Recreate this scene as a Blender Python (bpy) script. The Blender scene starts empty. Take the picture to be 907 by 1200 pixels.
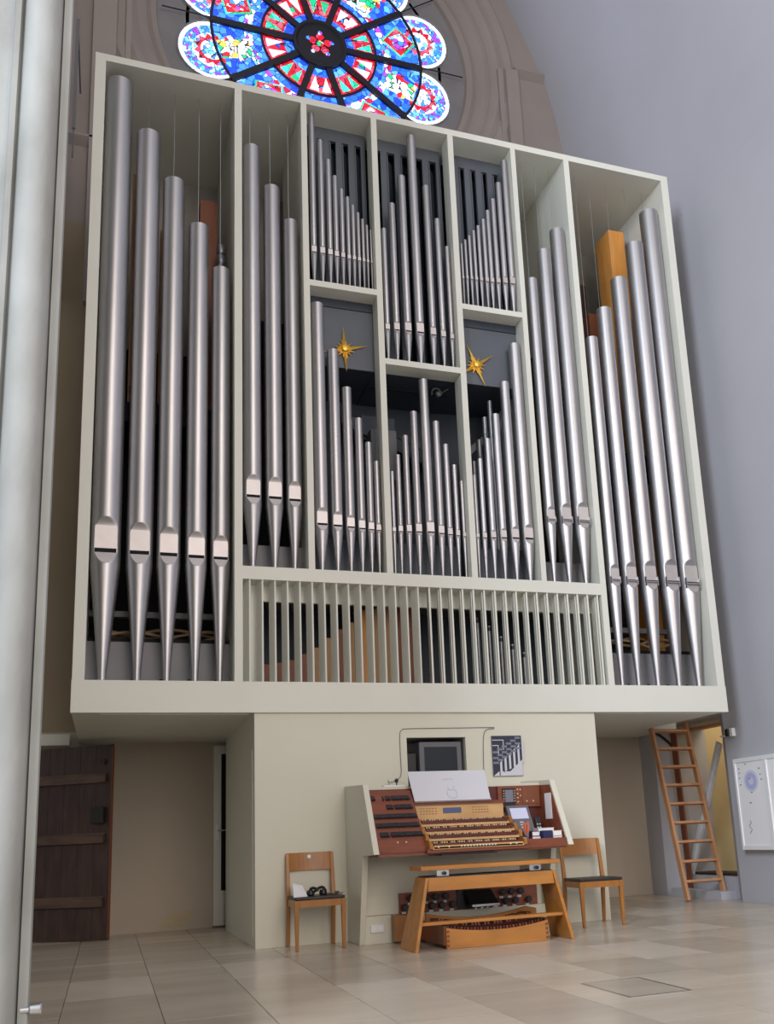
import bpy, math, random
from mathutils import Matrix, Vector
random.seed(7)
S = bpy.context.scene
COL = S.collection

# ------------------------------------------------------------------ camera
FPX, CX, CY = 1083.376, 509.503, 741.659          # focal length and principal point of the 907x1200 frame
cam = bpy.data.cameras.new('camera'); co = bpy.data.objects.new('camera', cam); COL.objects.link(co)
R = ((0.94409650, -0.32642305, -0.04614966), (0.02717464, 0.21656699, -0.97588948), (0.32854731, 0.92007974, 0.21333057))
m = Matrix.Identity(4)
for i in range(3):
    m[i][0] = R[0][i]; m[i][1] = -R[1][i]; m[i][2] = -R[2][i]
m[0][3], m[1][3], m[2][3] = 0.346, -9.007, 0.956
co.matrix_world = m
cam.sensor_fit = 'HORIZONTAL'; cam.sensor_width = 36.0; cam.lens = FPX / 907 * 36
cam.shift_x = -(CX - 453.5) / 907; cam.shift_y = (CY - 600) / 907
cam.clip_end = 200
S.camera = co

# ------------------------------------------------------------------ light
S.view_settings.view_transform = 'Standard'; S.view_settings.look = 'None'
S.view_settings.gamma = 1.0; S.view_settings.exposure = 0.15
S.view_settings.use_curve_mapping = False
W = bpy.data.worlds.new('world'); S.world = W; W.use_nodes = True
W.node_tree.nodes['Background'].inputs[0].default_value = (0.96, 0.97, 1.0, 1)
W.node_tree.nodes['Background'].inputs[1].default_value = 0.60

def area(name, loc, target, sx, sy, power, color):
    l = bpy.data.lights.new(name, 'AREA'); l.shape = 'RECTANGLE'; l.size = sx; l.size_y = sy
    l.energy = power; l.color = color
    o = bpy.data.objects.new(name, l); COL.objects.link(o); o.location = loc
    o.rotation_euler = (Vector(target) - Vector(loc)).to_track_quat('-Z', 'Y').to_euler()
    return o
area('nave_window_light', (3.6, -19.0, 8.5), (3.6, 0, 4.5), 7.0, 12.0, 1050, (1.0, 0.86, 0.76))
area('clerestory_window_light', (-7.0, -13.0, 10.0), (7.0, 0.5, 5.0), 3.0, 8.0, 1800, (0.80, 0.88, 1.0))

# ------------------------------------------------------------------ mesh helper
class MB:
    def __init__(s): s.v = []; s.f = []; s.sm = []; s.mi = []
    def add(s, vs, fs, smooth=False, mi=0):
        b = len(s.v); s.v += [tuple(p) for p in vs]
        for f in fs: s.f.append(tuple(b + i for i in f)); s.sm.append(smooth); s.mi.append(mi)
        return s
    def box(s, x0, x1, y0, y1, z0, z1, mi=0):
        vs = [(x, y, z) for z in (z0, z1) for y in (y0, y1) for x in (x0, x1)]
        return s.add(vs, [(0, 2, 3, 1), (4, 5, 7, 6), (0, 1, 5, 4), (2, 6, 7, 3), (0, 4, 6, 2), (1, 3, 7, 5)], False, mi)
    def hexa(s, a, b, mi=0):
        """a: four corner points of one face, b: the four matching points of the opposite face"""
        return s.add(list(a) + list(b), [(3, 2, 1, 0), (4, 5, 6, 7), (0, 1, 5, 4), (1, 2, 6, 5), (2, 3, 7, 6), (3, 0, 4, 7)], False, mi)
    def prism(s, poly, axis, a, b, mi=0):
        """poly of 2D points extruded along axis ('x': (y,z), 'y': (x,z), 'z': (x,y))"""
        def P(p, t):
            return {'x': (t, p[0], p[1]), 'y': (p[0], t, p[1]), 'z': (p[0], p[1], t)}[axis]
        n = len(poly)
        vs = [P(p, a) for p in poly] + [P(p, b) for p in poly]
        fs = [tuple(range(n))[::-1], tuple(range(n, 2 * n))] + [(i, (i + 1) % n, n + (i + 1) % n, n + i) for i in range(n)]
        return s.add(vs, fs, False, mi)
    def lathe(s, prof, n=24, c=(0, 0, 0), axis='z', cap=True, mi=0, smooth=True):
        """prof: list of (radius, height)"""
        vs = []
        for r, h in prof:
            for k in range(n):
                a = 2 * math.pi * k / n; u, w = r * math.cos(a), r * math.sin(a)
                vs.append({'z': (c[0] + u, c[1] + w, c[2] + h), 'y': (c[0] + u, c[1] + h, c[2] + w), 'x': (c[0] + h, c[1] + u, c[2] + w)}[axis])
        fs = []
        for j in range(len(prof) - 1):
            for k in range(n):
                k2 = (k + 1) % n
                fs.append((j * n + k, j * n + k2, (j + 1) * n + k2, (j + 1) * n + k))
        s.add(vs, fs, smooth, mi)
        if cap:
            b = len(s.v) - len(vs); L = (len(prof) - 1) * n
            s.f += [tuple(b + k for k in range(n))[::-1], tuple(b + L + k for k in range(n))]; s.sm += [False, False]; s.mi += [mi, mi]
        return s
    def tube(s, pts, r, n=8, mi=0):
        pts = [Vector(p) for p in pts]; vs = []
        up = Vector((0.13, 0.31, 0.94))
        for i, p in enumerate(pts):
            d = (pts[min(i + 1, len(pts) - 1)] - pts[max(i - 1, 0)]).normalized()
            e = d.cross(up)
            if e.length < 1e-3: e = d.cross(Vector((1, 0, 0)))
            e.normalize(); g = d.cross(e)
            for k in range(n):
                a = 2 * math.pi * k / n; vs.append(p + (e * math.cos(a) + g * math.sin(a)) * r)
        fs = [(j * n + k, j * n + (k + 1) % n, (j + 1) * n + (k + 1) % n, (j + 1) * n + k) for j in range(len(pts) - 1) for k in range(n)]
        fs += [tuple(range(n))[::-1], tuple((len(pts) - 1) * n + k for k in range(n))]
        return s.add(vs, fs, True, mi)
    def bar(s, p, q, w, h, mi=0):
        p, q = Vector(p), Vector(q); d = (q - p).normalized()
        e = d.cross(Vector((0, 1, 0)))
        if e.length < 1e-3: e = d.cross(Vector((1, 0, 0)))
        e.normalize(); g = d.cross(e).normalized()
        c = [(-1, -1), (1, -1), (1, 1), (-1, 1)]
        return s.hexa([p + e * (w / 2 * a) + g * (h / 2 * b) for a, b in c], [q + e * (w / 2 * a) + g * (h / 2 * b) for a, b in c], mi)
    def mesh(s, name, mats):
        me = bpy.data.meshes.new(name); me.from_pydata(s.v, [], s.f); me.update()
        me.polygons.foreach_set('use_smooth', s.sm); me.polygons.foreach_set('material_index', s.mi)
        if not isinstance(mats, (list, tuple)): mats = [mats]
        for x in mats: me.materials.append(x)
        if any(s.sm): me.set_sharp_from_angle(angle=math.radians(38))
        me.update(); return me
    def build(s, name, mats, parent=None, bevel=0, recalc=True):
        me = s.mesh(name, mats)
        if recalc:
            import bmesh
            bm = bmesh.new(); bm.from_mesh(me); bmesh.ops.recalc_face_normals(bm, faces=bm.faces); bm.to_mesh(me); bm.free()
        o = bpy.data.objects.new(name, me); COL.objects.link(o)
        if parent is not None: o.parent = parent
        if bevel:
            b = o.modifiers.new('bevel', 'BEVEL'); b.width = bevel; b.segments = 2; b.limit_method = 'ANGLE'
            b.harden_normals = False
        return o

def empty(name, loc=(0, 0, 0), rz=0):
    o = bpy.data.objects.new(name, None); COL.objects.link(o); o.location = loc; o.rotation_euler = (0, 0, rz)
    o.empty_display_size = 0.1
    return o
def tag(o, label, cat, group=None):
    o['label'] = label; o['category'] = cat
    if group: o['group'] = group
    return o
def struct(o, label=None, cat=None):
    o['kind'] = 'structure'
    if label: o['label'] = label
    if cat: o['category'] = cat
    return o
def stuff(o): o['kind'] = 'stuff'; return o

# ------------------------------------------------------------------ materials
def mat(name, col, rough=0.6, metal=0.0, var=0.0, scale=3.0, bump=0.0, bscale=40.0, rnd=0.0, stretch=None, spec=0.5, col2=None, detail=4):
    m = bpy.data.materials.new(name); m.use_nodes = True
    nt = m.node_tree; b = nt.nodes['Principled BSDF']
    b.inputs['Base Color'].default_value = (*col, 1); b.inputs['Roughness'].default_value = rough
    b.inputs['Metallic'].default_value = metal; b.inputs['Specular IOR Level'].default_value = spec
    if var or bump or rnd or col2:
        tc = nt.nodes.new('ShaderNodeTexCoord'); mp = nt.nodes.new('ShaderNodeMapping')
        if stretch: mp.inputs['Scale'].default_value = stretch
        nt.links.new(tc.outputs['Object'], mp.inputs[0])
        src = None
        if var or col2:
            n = nt.nodes.new('ShaderNodeTexNoise'); n.inputs['Scale'].default_value = scale; n.inputs['Detail'].default_value = detail
            nt.links.new(mp.outputs[0], n.inputs['Vector'])
            r = nt.nodes.new('ShaderNodeValToRGB')
            lo = col2 if col2 else tuple(c * (1 - var) for c in col); hi = col if col2 else tuple(min(1, c * (1 + var)) for c in col)
            r.color_ramp.elements[0].position = 0.3; r.color_ramp.elements[1].position = 0.7
            r.color_ramp.elements[0].color = (*lo, 1); r.color_ramp.elements[1].color = (*hi, 1)
            nt.links.new(n.outputs['Fac'], r.inputs[0]); src = r.outputs[0]
        if rnd:
            oi = nt.nodes.new('ShaderNodeObjectInfo'); h = nt.nodes.new('ShaderNodeHueSaturation')
            mr = nt.nodes.new('ShaderNodeMapRange'); mr.inputs['To Min'].default_value = 1 - rnd; mr.inputs['To Max'].default_value = 1 + rnd
            nt.links.new(oi.outputs['Random'], mr.inputs['Value']); nt.links.new(mr.outputs[0], h.inputs['Value'])
            if src: nt.links.new(src, h.inputs['Color'])
            else: h.inputs['Color'].default_value = (*col, 1)
            src = h.outputs[0]
        if src: nt.links.new(src, b.inputs['Base Color'])
        if bump:
            n2 = nt.nodes.new('ShaderNodeTexNoise'); n2.inputs['Scale'].default_value = bscale; n2.inputs['Detail'].default_value = 3
            nt.links.new(mp.outputs[0], n2.inputs['Vector'])
            bp = nt.nodes.new('ShaderNodeBump'); bp.inputs['Strength'].default_value = bump; bp.inputs['Distance'].default_value = 0.02
            nt.links.new(n2.outputs['Fac'], bp.inputs['Height']); nt.links.new(bp.outputs[0], b.inputs['Normal'])
    return m

def glass(name, cols, scale=9.0, strength=1.6, lead=0.05):
    """stained glass lit by daylight from outside: voronoi mosaic of coloured pieces with thin lead lines"""
    m = bpy.data.materials.new(name); m.use_nodes = True; nt = m.node_tree
    b = nt.nodes['Principled BSDF']; b.inputs['Roughness'].default_value = 0.3
    tc = nt.nodes.new('ShaderNodeTexCoord')
    v = nt.nodes.new('ShaderNodeTexVoronoi'); v.inputs['Scale'].default_value = scale
    v2 = nt.nodes.new('ShaderNodeTexVoronoi'); v2.feature = 'DISTANCE_TO_EDGE'; v2.inputs['Scale'].default_value = scale
    nt.links.new(tc.outputs['Object'], v.inputs['Vector']); nt.links.new(tc.outputs['Object'], v2.inputs['Vector'])
    sp = nt.nodes.new('ShaderNodeSeparateColor'); nt.links.new(v.outputs['Color'], sp.inputs[0])
    r = nt.nodes.new('ShaderNodeValToRGB'); r.color_ramp.interpolation = 'CONSTANT'
    n = len(cols)
    for i, c in enumerate(cols):
        if i < 2: e = r.color_ramp.elements[i]; e.position = i / n
        else: e = r.color_ramp.elements.new(i / n)
        e.color = (*c, 1)
    nt.links.new(sp.outputs[0], r.inputs[0])
    th = nt.nodes.new('ShaderNodeMath'); th.operation = 'GREATER_THAN'; th.inputs[1].default_value = lead
    nt.links.new(v2.outputs['Distance'], th.inputs[0])
    mx = nt.nodes.new('ShaderNodeMix'); mx.data_type = 'RGBA'; mx.inputs[6].default_value = (0.01, 0.01, 0.02, 1)
    nt.links.new(th.outputs[0], mx.inputs[0]); nt.links.new(r.outputs[0], mx.inputs[7])
    nt.links.new(mx.outputs[2], b.inputs['Base Color']); nt.links.new(mx.outputs[2], b.inputs['Emission Color'])
    b.inputs['Emission Strength'].default_value = strength
    return m

M = {}
M['cream'] = mat('cream_paint', (0.69, 0.695, 0.625), 0.45, var=0.03, scale=1.2, bump=0.02, bscale=90)
M['pedestal'] = mat('ivory_paint', (0.67, 0.655, 0.545), 0.5, var=0.03, scale=1.0, bump=0.02, bscale=80)
M['tin'] = mat('brushed_tin', (0.50, 0.49, 0.50), 0.43, 1.0, var=0.07, scale=2.0, stretch=(1, 1, 0.35), bump=0.02, bscale=120, rnd=0.05)
M['lip'] = mat('burnished_tin_lip', (0.66, 0.62, 0.61), 0.55, 1.0, var=0.05, scale=6, rnd=0.05)
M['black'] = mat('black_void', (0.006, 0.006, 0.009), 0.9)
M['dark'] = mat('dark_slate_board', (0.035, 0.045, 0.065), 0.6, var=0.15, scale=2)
M['slate'] = mat('slate_blue_panel', (0.10, 0.115, 0.14), 0.55, var=0.08, scale=2)
M['chest'] = mat('grey_windchest_board', (0.22, 0.22, 0.235), 0.55, var=0.06, scale=3)
M['inside'] = mat('grey_inner_board', (0.26, 0.25, 0.23), 0.6, var=0.08)
M['gold'] = mat('gilt_metal', (0.95, 0.58, 0.10), 0.42, 0.7, bump=0.1, bscale=60)
M['wallstone'] = mat('rose_grey_plaster', (0.30, 0.262, 0.243), 0.85, var=0.07, scale=0.8, bump=0.06, bscale=14)
M['wallshade'] = mat('shade_brown_plaster', (0.33, 0.26, 0.175), 0.85, var=0.08, scale=0.8, bump=0.05, bscale=12)  # brown puts the shade beside the case into the plaster colour
M['wallbeige'] = mat('beige_plaster', (0.47, 0.41, 0.335), 0.85, var=0.05, scale=0.9, bump=0.05, bscale=14)
M['wallgrey'] = mat('blue_grey_plaster', (0.455, 0.455, 0.495), 0.8, var=0.05, scale=0.5, bump=0.05, bscale=9)
M['limestone'] = mat('pale_limestone', (0.36, 0.372, 0.36), 0.7, col2=(0.245, 0.25, 0.235), scale=3.5, bump=0.15, bscale=18, stretch=(1, 1, 0.5))
M['tracery'] = mat('grey_tracery_stone', (0.23, 0.225, 0.235), 0.8, var=0.1, scale=2, bump=0.1, bscale=10)
M['iron'] = mat('dark_iron', (0.02, 0.02, 0.03), 0.5, 0.3)
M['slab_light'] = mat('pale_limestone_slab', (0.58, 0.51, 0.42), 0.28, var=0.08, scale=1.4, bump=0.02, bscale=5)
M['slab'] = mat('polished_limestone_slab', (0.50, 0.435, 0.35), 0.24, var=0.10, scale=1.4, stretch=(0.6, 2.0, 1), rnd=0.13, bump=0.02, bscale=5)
M['joint'] = mat('floor_joint_mortar', (0.29, 0.25, 0.20), 0.7)
M['beech'] = mat('oiled_beech', (0.36, 0.145, 0.028), 0.36, var=0.18, scale=5, stretch=(2, 2, 0.5), bump=0.02)
M['beech_light'] = mat('light_beech', (0.66, 0.40, 0.17), 0.38, var=0.14, scale=6, stretch=(0.5, 2, 2))
M['bench'] = mat('bench_beech', (0.47, 0.195, 0.042), 0.36, var=0.16, scale=5, stretch=(0.6, 2, 2))
M['mahogany'] = mat('mahogany_veneer', (0.22, 0.062, 0.030), 0.35, var=0.2, scale=5, stretch=(0.6, 3, 3))
M['mahogany_dark'] = mat('dark_mahogany', (0.115, 0.022, 0.014), 0.35, var=0.25, scale=6)
M['ladder'] = mat('ladder_pine', (0.50, 0.255, 0.125), 0.5, var=0.15, scale=6, stretch=(2, 2, 0.5))
M['pine'] = mat('orange_pine', (0.62, 0.27, 0.055), 0.45, var=0.16, scale=3, stretch=(3, 3, 0.5))
M['pine_tan'] = mat('tan_wood_pipe', (0.42, 0.235, 0.10), 0.5, var=0.15, scale=4, stretch=(3, 3, 0.4))
M['pine_red'] = mat('red_brown_wood_pipe', (0.22, 0.07, 0.03), 0.5, var=0.2, scale=4, stretch=(3, 3, 0.4))
M['oldoak'] = mat('old_dark_oak', (0.060, 0.030, 0.022), 0.6, col2=(0.030, 0.015, 0.012), scale=5, stretch=(3, 3, 0.6), bump=0.2, bscale=12)
M['oldoak2'] = mat('highlit_oak_ledge', (0.12, 0.07, 0.045), 0.6, col2=(0.05, 0.028, 0.02), scale=4, stretch=(0.6, 3, 3))  # lighter copy of the oak: highlight on the ledges put into the colour
M['oldiron'] = mat('rusty_lock_iron', (0.03, 0.03, 0.028), 0.55, 0.5, var=0.3)
M['white'] = mat('white_enamel', (0.80, 0.82, 0.83), 0.35)
M['paper'] = mat('white_paper', (0.87, 0.87, 0.90), 0.7)
M['acrylic'] = mat('frosted_acrylic', (0.66, 0.66, 0.71), 0.22)
M['blackpl'] = mat('black_plastic', (0.012, 0.012, 0.014), 0.4)
M['leather'] = mat('black_leather_pad', (0.02, 0.017, 0.018), 0.45, bump=0.1, bscale=60)
M['greypl'] = mat('grey_plastic', (0.14, 0.14, 0.155), 0.45)
M['niche'] = mat('grey_niche_board', (0.34, 0.34, 0.33), 0.6)
M['screen'] = mat('dark_screen_glass', (0.012, 0.018, 0.022), 0.08)
M['steel'] = mat('steel', (0.62, 0.63, 0.65), 0.22, 1.0)
M['tabs'] = mat('charcoal_tabs', (0.03, 0.03, 0.038), 0.3)
M['lcd'] = mat('blue_lcd', (0.10, 0.13, 0.26), 0.2)
M['ivory'] = mat('bone_keys', (0.70, 0.52, 0.30), 0.35)
M['red'] = mat('red_card', (0.35, 0.02, 0.03), 0.5)
M['navy'] = mat('navy_card', (0.015, 0.018, 0.09), 0.5)
M['creamcard'] = mat('cream_card', (0.72, 0.62, 0.46), 0.6)
M['pink'] = mat('pink_card', (0.70, 0.50, 0.52), 0.6)
M['coral'] = mat('coral_pencil', (0.80, 0.20, 0.10), 0.5)
M['yellowwall'] = mat('ochre_plaster', (0.60, 0.48, 0.27), 0.8, var=0.07, scale=2)
M['hose'] = mat('tan_hose', (0.38, 0.26, 0.15), 0.6, bump=0.3, bscale=30)
M['duct'] = mat('grey_duct', (0.10, 0.105, 0.115), 0.5, var=0.1)
M['tintube'] = mat('grey_tin_inner_pipe', (0.30, 0.31, 0.33), 0.4, 0.8)
M['ink'] = mat('graphite_line', (0.38, 0.38, 0.43), 0.7)
M['stain'] = mat('damp_patch_plaster', (0.53, 0.42, 0.25), 0.9, col2=(0.44, 0.37, 0.28), scale=14)
M['bluepaint'] = mat('blue_ink_print', (0.48, 0.50, 0.78), 0.6)
M['bluepale'] = mat('pale_blue_print', (0.66, 0.68, 0.88), 0.6)
M['printdark'] = mat('photo_print_dark', (0.025, 0.028, 0.055), 0.5)
M['printmid'] = mat('photo_print_grey', (0.20, 0.21, 0.27), 0.5)
M['printlight'] = mat('photo_print_pale', (0.60, 0.61, 0.66), 0.5)
BL, BL2, CY_, RD, WH, GR, YE, VI = (0.01, 0.06, 0.75), (0.05, 0.25, 1.0), (0.15, 0.6, 1.0), (0.85, 0.01, 0.03), (0.9, 0.95, 1.0), (0.01, 0.45, 0.2), (1.0, 0.65, 0.08), (0.35, 0.05, 0.65)
G = {}
G['white'] = glass('white_glass', [WH, (0.8, 0.9, 1), WH, (0.7, 0.85, 1)], 7, 1.8, 0.012)
G['blue'] = glass('blue_glass', [BL, (0.02, 0.14, 0.9), BL2, BL, (0.1, 0.42, 1.0), BL2, (0.02, 0.14, 0.9)], 11, 1.3, 0.035)
G['red'] = glass('red_glass', [RD, (0.7, 0.0, 0.02), RD, (0.9, 0.05, 0.12), (0.9, 0.1, 0.15)], 10, 1.25, 0.05)
G['mix'] = glass('mixed_glass', [WH, RD, BL2, WH, VI, CY_, VI, WH], 13, 1.4, 0.05)
G['inner'] = glass('inner_petal_glass', [RD, BL2, RD, GR, RD, WH, BL, RD], 8, 1.2, 0.06)
G['figure'] = glass('figure_glass', [WH, YE, WH, RD, WH, GR, (0.9, 0.8, 0.85)], 12, 1.4, 0.05)
G['pale'] = glass('pale_mosaic_glass', [WH, CY_, WH, (0.6, 0.8, 1.0), BL2], 13, 1.45, 0.05)
G['green'] = glass('green_glass', [(0.02, 0.6, 0.4), (0.05, 0.75, 0.55), GR], 8, 1.2, 0.02)
G['rim'] = glass('blue_violet_glass', [BL2, CY_, VI, BL2, (0.5, 0.75, 1.0)], 21, 1.3, 0.05)

# ================================================================== SETTING
# ---- floor: slabs in columns with open joints
fl = MB().box(-14, 14, -16, 4.5, -0.30, -0.012).build('floor', M['joint'])
struct(fl, 'polished beige limestone slab floor', 'floor')
xs = [0.68 + 0.57 * k for k in range(-5, 13)]
for i in range(len(xs) - 1):
    y = -7.6 + random.uniform(0, 0.8)
    while y < 2.75:
        L = random.choice((0.55, 0.62, 0.8, 0.98)); y1 = min(y + L, 2.8); g = 0.0025
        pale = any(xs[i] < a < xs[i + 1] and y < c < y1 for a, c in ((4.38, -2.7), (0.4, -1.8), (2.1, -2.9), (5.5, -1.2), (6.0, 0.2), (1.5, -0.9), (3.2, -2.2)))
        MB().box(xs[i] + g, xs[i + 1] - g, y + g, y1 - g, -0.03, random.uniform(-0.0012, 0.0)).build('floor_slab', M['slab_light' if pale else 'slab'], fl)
        y = y1
MB().box(-14, xs[0], -16, 2.8, -0.02, -0.001).build('outer_paving', M['slab'], fl)
MB().box(xs[-1], 9.6, -16, 4.5, -0.02, -0.001).build('outer_paving', M['slab'], fl)
MB().box(xs[0], xs[-1], -16, -7.62, -0.02, -0.001).build('outer_paving', M['slab'], fl)

# ---- back wall with the round opening of the rose window
RC = (3.178, 13.219)
def wall_with_hole(y, x0, x1, z0, z1, c, r, n=64):
    vs = []; fs = []
    for k in range(n):
        a = 2 * math.pi * k / n; dx, dz = math.cos(a), math.sin(a)
        vs.append((c[0] + r * dx, y, c[1] + r * dz))
        t = min(((x1 - c[0]) / dx if dx > 1e-6 else (x0 - c[0]) / dx if dx < -1e-6 else 1e9), ((z1 - c[1]) / dz if dz > 1e-6 else (z0 - c[1]) / dz if dz < -1e-6 else 1e9))
        vs.append((c[0] + t * dx, y, c[1] + t * dz))
    for k in range(n):
        k2 = (k + 1) % n; fs.append((2 * k, 2 * k2, 2 * k2 + 1, 2 * k + 1))
    return vs, fs
vs, fs = wall_with_hole(2.8, -12, 9.5, 9.2, 20, RC, 3.2)
wb = MB().add(vs, fs)
wb.box(-12, 9.5, 3.5, 3.8, 9.2, 20)
wallb = wb.build('wall_back', M['wallstone'], recalc=False); struct(wallb, 'rose-grey plaster end wall around the round window', 'wall')
MB().box(-12, 9.5, 2.8, 3.1, 2.35, 9.2).build('wall_field', M['wallshade'], wallb)
MB().box(-12, 9.5, 2.8, 3.1, -0.2, 2.35).build('lower_wall_field', M['wallbeige'], wallb)
# string courses and flat pilaster strips
for (x0, x1, z) in ((6.42, 7.25, 13.38), (-3.0, 0.0, 10.50)):
    MB().prism([(2.70, z), (2.80, z - 0.10), (2.80, z + 0.06), (2.70, z + 0.03)], 'x', x0, x1).build('string_course', M['wallstone'], wallb)
MB().prism([(6.12, 2.8), (6.12, 2.74), (6.20, 2.74), (6.215, 2.77), (6.235, 2.77), (6.25, 2.70), (6.47, 2.70), (6.47, 2.8)], 'z', 8.0, 13.34).build('pilaster_strip', M['wallstone'], wallb)
MB().prism([(-0.15, 2.8), (-0.15, 2.70), (0.16, 2.70), (0.18, 2.77), (0.27, 2.77), (0.29, 2.74), (0.36, 2.74), (0.36, 2.8)], 'z', 8.0, 16.0).build('pilaster_strip', M['wallstone'], wallb)
MB().box(-0.85, -0.42, 2.66, 2.8, 8.0, 16.0).build('pilaster_strip', M['wallstone'], wallb)
# damp patch low on the plaster
pts = [(0.92, 0.03), (1.02, 0.05), (1.10, 0.03), (1.26, 0.06), (1.30, 0.13), (1.36, 0.20), (1.25, 0.215), (1.21, 0.19), (1.10, 0.20), (1.04, 0.17), (0.98, 0.10)]
MB().prism(pts, 'y', 2.792, 2.801).build('damp_patch', M['stain'], wallb)
# pale lintel board by the old door
tr = MB().box(-1.6, -0.10, 2.55, 2.8, 2.17, 2.30).build('trim_1', M['cream']); struct(tr, 'pale painted board above the dark oak door', 'trim')

# ---- rose window
win = empty('window_1', (RC[0], 3.0, RC[1])); struct(win, 'round stained glass rose window with ten petals', 'window')
def P2(r, a): return (r * math.cos(a), r * math.sin(a))
MB().lathe([(2.52, 0.30), (2.52, 0.06), (2.0, 0.06)], 96, axis='y', cap=False).build('stone_field', M['tracery'], win)
d = MB(); d.lathe([(0.001, 0.06), (2.05, 0.06), (2.05, 0.2)], 64, axis='y', cap=False); d.build('stone_field', M['tracery'], win)
MB().lathe([(2.46, 0.06), (2.48, 0.0), (2.56, -0.05), (2.62, -0.02), (2.66, -0.06), (2.76, -0.13), (2.84, -0.12), (2.86, -0.16), (2.97, -0.22), (3.05, -0.20), (3.08, -0.24), (3.2, -0.255), (3.24, -0.23), (3.24, -0.1)], 96, axis='y', cap=False).build('moulded_stone_ring', M['wallstone'], win)
def ring_pane(c, r0, r1, y, n=36, a0=0, a1=2 * math.pi, yb=None):
    b = MB(); full = abs(a1 - a0) > 6.28; k = n if full else n + 1; vs = []
    for i in range(k):
        a = a0 + (a1 - a0) * i / n
        vs += [(c[0] + r0 * math.cos(a), y, c[1] + r0 * math.sin(a)), (c[0] + r1 * math.cos(a), y, c[1] + r1 * math.sin(a))]
    fs = [(2 * i, 2 * i + 1, 2 * ((i + 1) % k) + 1, 2 * ((i + 1) % k)) for i in range(n)]
    # thin glass with real thickness
    nv = len(vs); vs2 = vs + [(x, y + 0.012, z) for x, _, z in vs]
    fs2 = fs + [tuple(nv + q for q in f)[::-1] for f in fs]
    return b.add(vs2, fs2)
for k in range(10):
    a = math.radians(18 + 36 * k); h = math.radians(18)
    lc = P2(1.74, a)
    # the round lobe at the outer end of the petal
    ring_pane(lc, 0.44, 0.505, 0.035, 36).build('pane', G['white'], win)
    ring_pane(lc, 0.30, 0.44, 0.035, 36).build('pane', G['rim'], win)
    ring_pane(lc, 0.001, 0.30, 0.035, 30).build('pane', G['pale'], win)
    star = MB(); vs = []
    for i in range(24): vs.append((lc[0] + (0.285 if i % 2 else 0.215) * math.cos(i * math.pi / 12), 0.022, lc[1] + (0.285 if i % 2 else 0.215) * math.sin(i * math.pi / 12)))
    for i in range(24): vs.append((lc[0] + 0.175 * math.cos(i * math.pi / 12), 0.022, lc[1] + 0.175 * math.sin(i * math.pi / 12)))
    star.add(vs, [(i, (i + 1) % 24, 24 + (i + 1) % 24, 24 + i) for i in range(24)]).build('pane', G['red'], win)
    # petal: inner field, band, outer field
    def sector(r0, r1, y, mt, inset=0.055, n=8):
        b = MB(); vs = []
        for r in (r0, r1):
            e = h - inset / r
            for i in range(n + 1): vs.append((r * math.cos(a - e + 2 * e * i / n), y, r * math.sin(a - e + 2 * e * i / n)))
        nv = len(vs)
        fs = [(i, i + 1, n + 2 + i, n + 1 + i) for i in range(n)]
        vs += [(x, y + 0.012, z) for x, _, z in vs]
        b.add(vs, fs + [tuple(nv + q for q in f)[::-1] for f in fs]).build('pane', mt, win)
    sector(0.44, 0.58, 0.03, G['blue'])
    sector(0.58, 0.90, 0.03, G['red'])
    if k % 2: sector(0.66, 0.78, 0.026, G['inner'], 0.10)
    sector(0.94, 1.06, 0.03, G['blue'])
    sector(1.06, 1.18, 0.03, G['mix'])
    sector(1.18, 1.66, 0.03, G['blue'])
    # medallion: tilted square or standing figure
    mc = P2(1.38, a); t = a
    def quad(w, hh, y, mt, rot):
        c_, s_ = math.cos(rot), math.sin(rot)
        q = [(mc[0] + c_ * u - s_ * w_, y, mc[1] + s_ * u + c_ * w_) for u, w_ in ((-w, -hh), (w, -hh), (w, hh), (-w, hh))]
        MB().add(q, [(0, 1, 2, 3)]).build('pane', mt, win, recalc=False)
    if k % 2 == 0:
        quad(0.215, 0.215, 0.020, G['green'], t + 0.6); quad(0.185, 0.185, 0.014, G['red'], t + 0.6); quad(0.125, 0.125, 0.009, G['mix'], t + 0.25)
    else:
        quad(0.25, 0.16, 0.020, G['figure'], t); quad(0.06, 0.22, 0.014, G['figure'], t + 0.3)
    # lead triangles of the inner field
    for sgn in (-1, 1):
        p = [P2(0.86, a + sgn * 0.20), P2(0.86, a + sgn * 0.03), P2(0.60, a + sgn * 0.14)]
        MB().add([(x, 0.02, z) for x, z in p], [(0, 1, 2)]).build('pane', G['green'] if k % 2 == 0 else G['white'], win, recalc=False)
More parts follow.
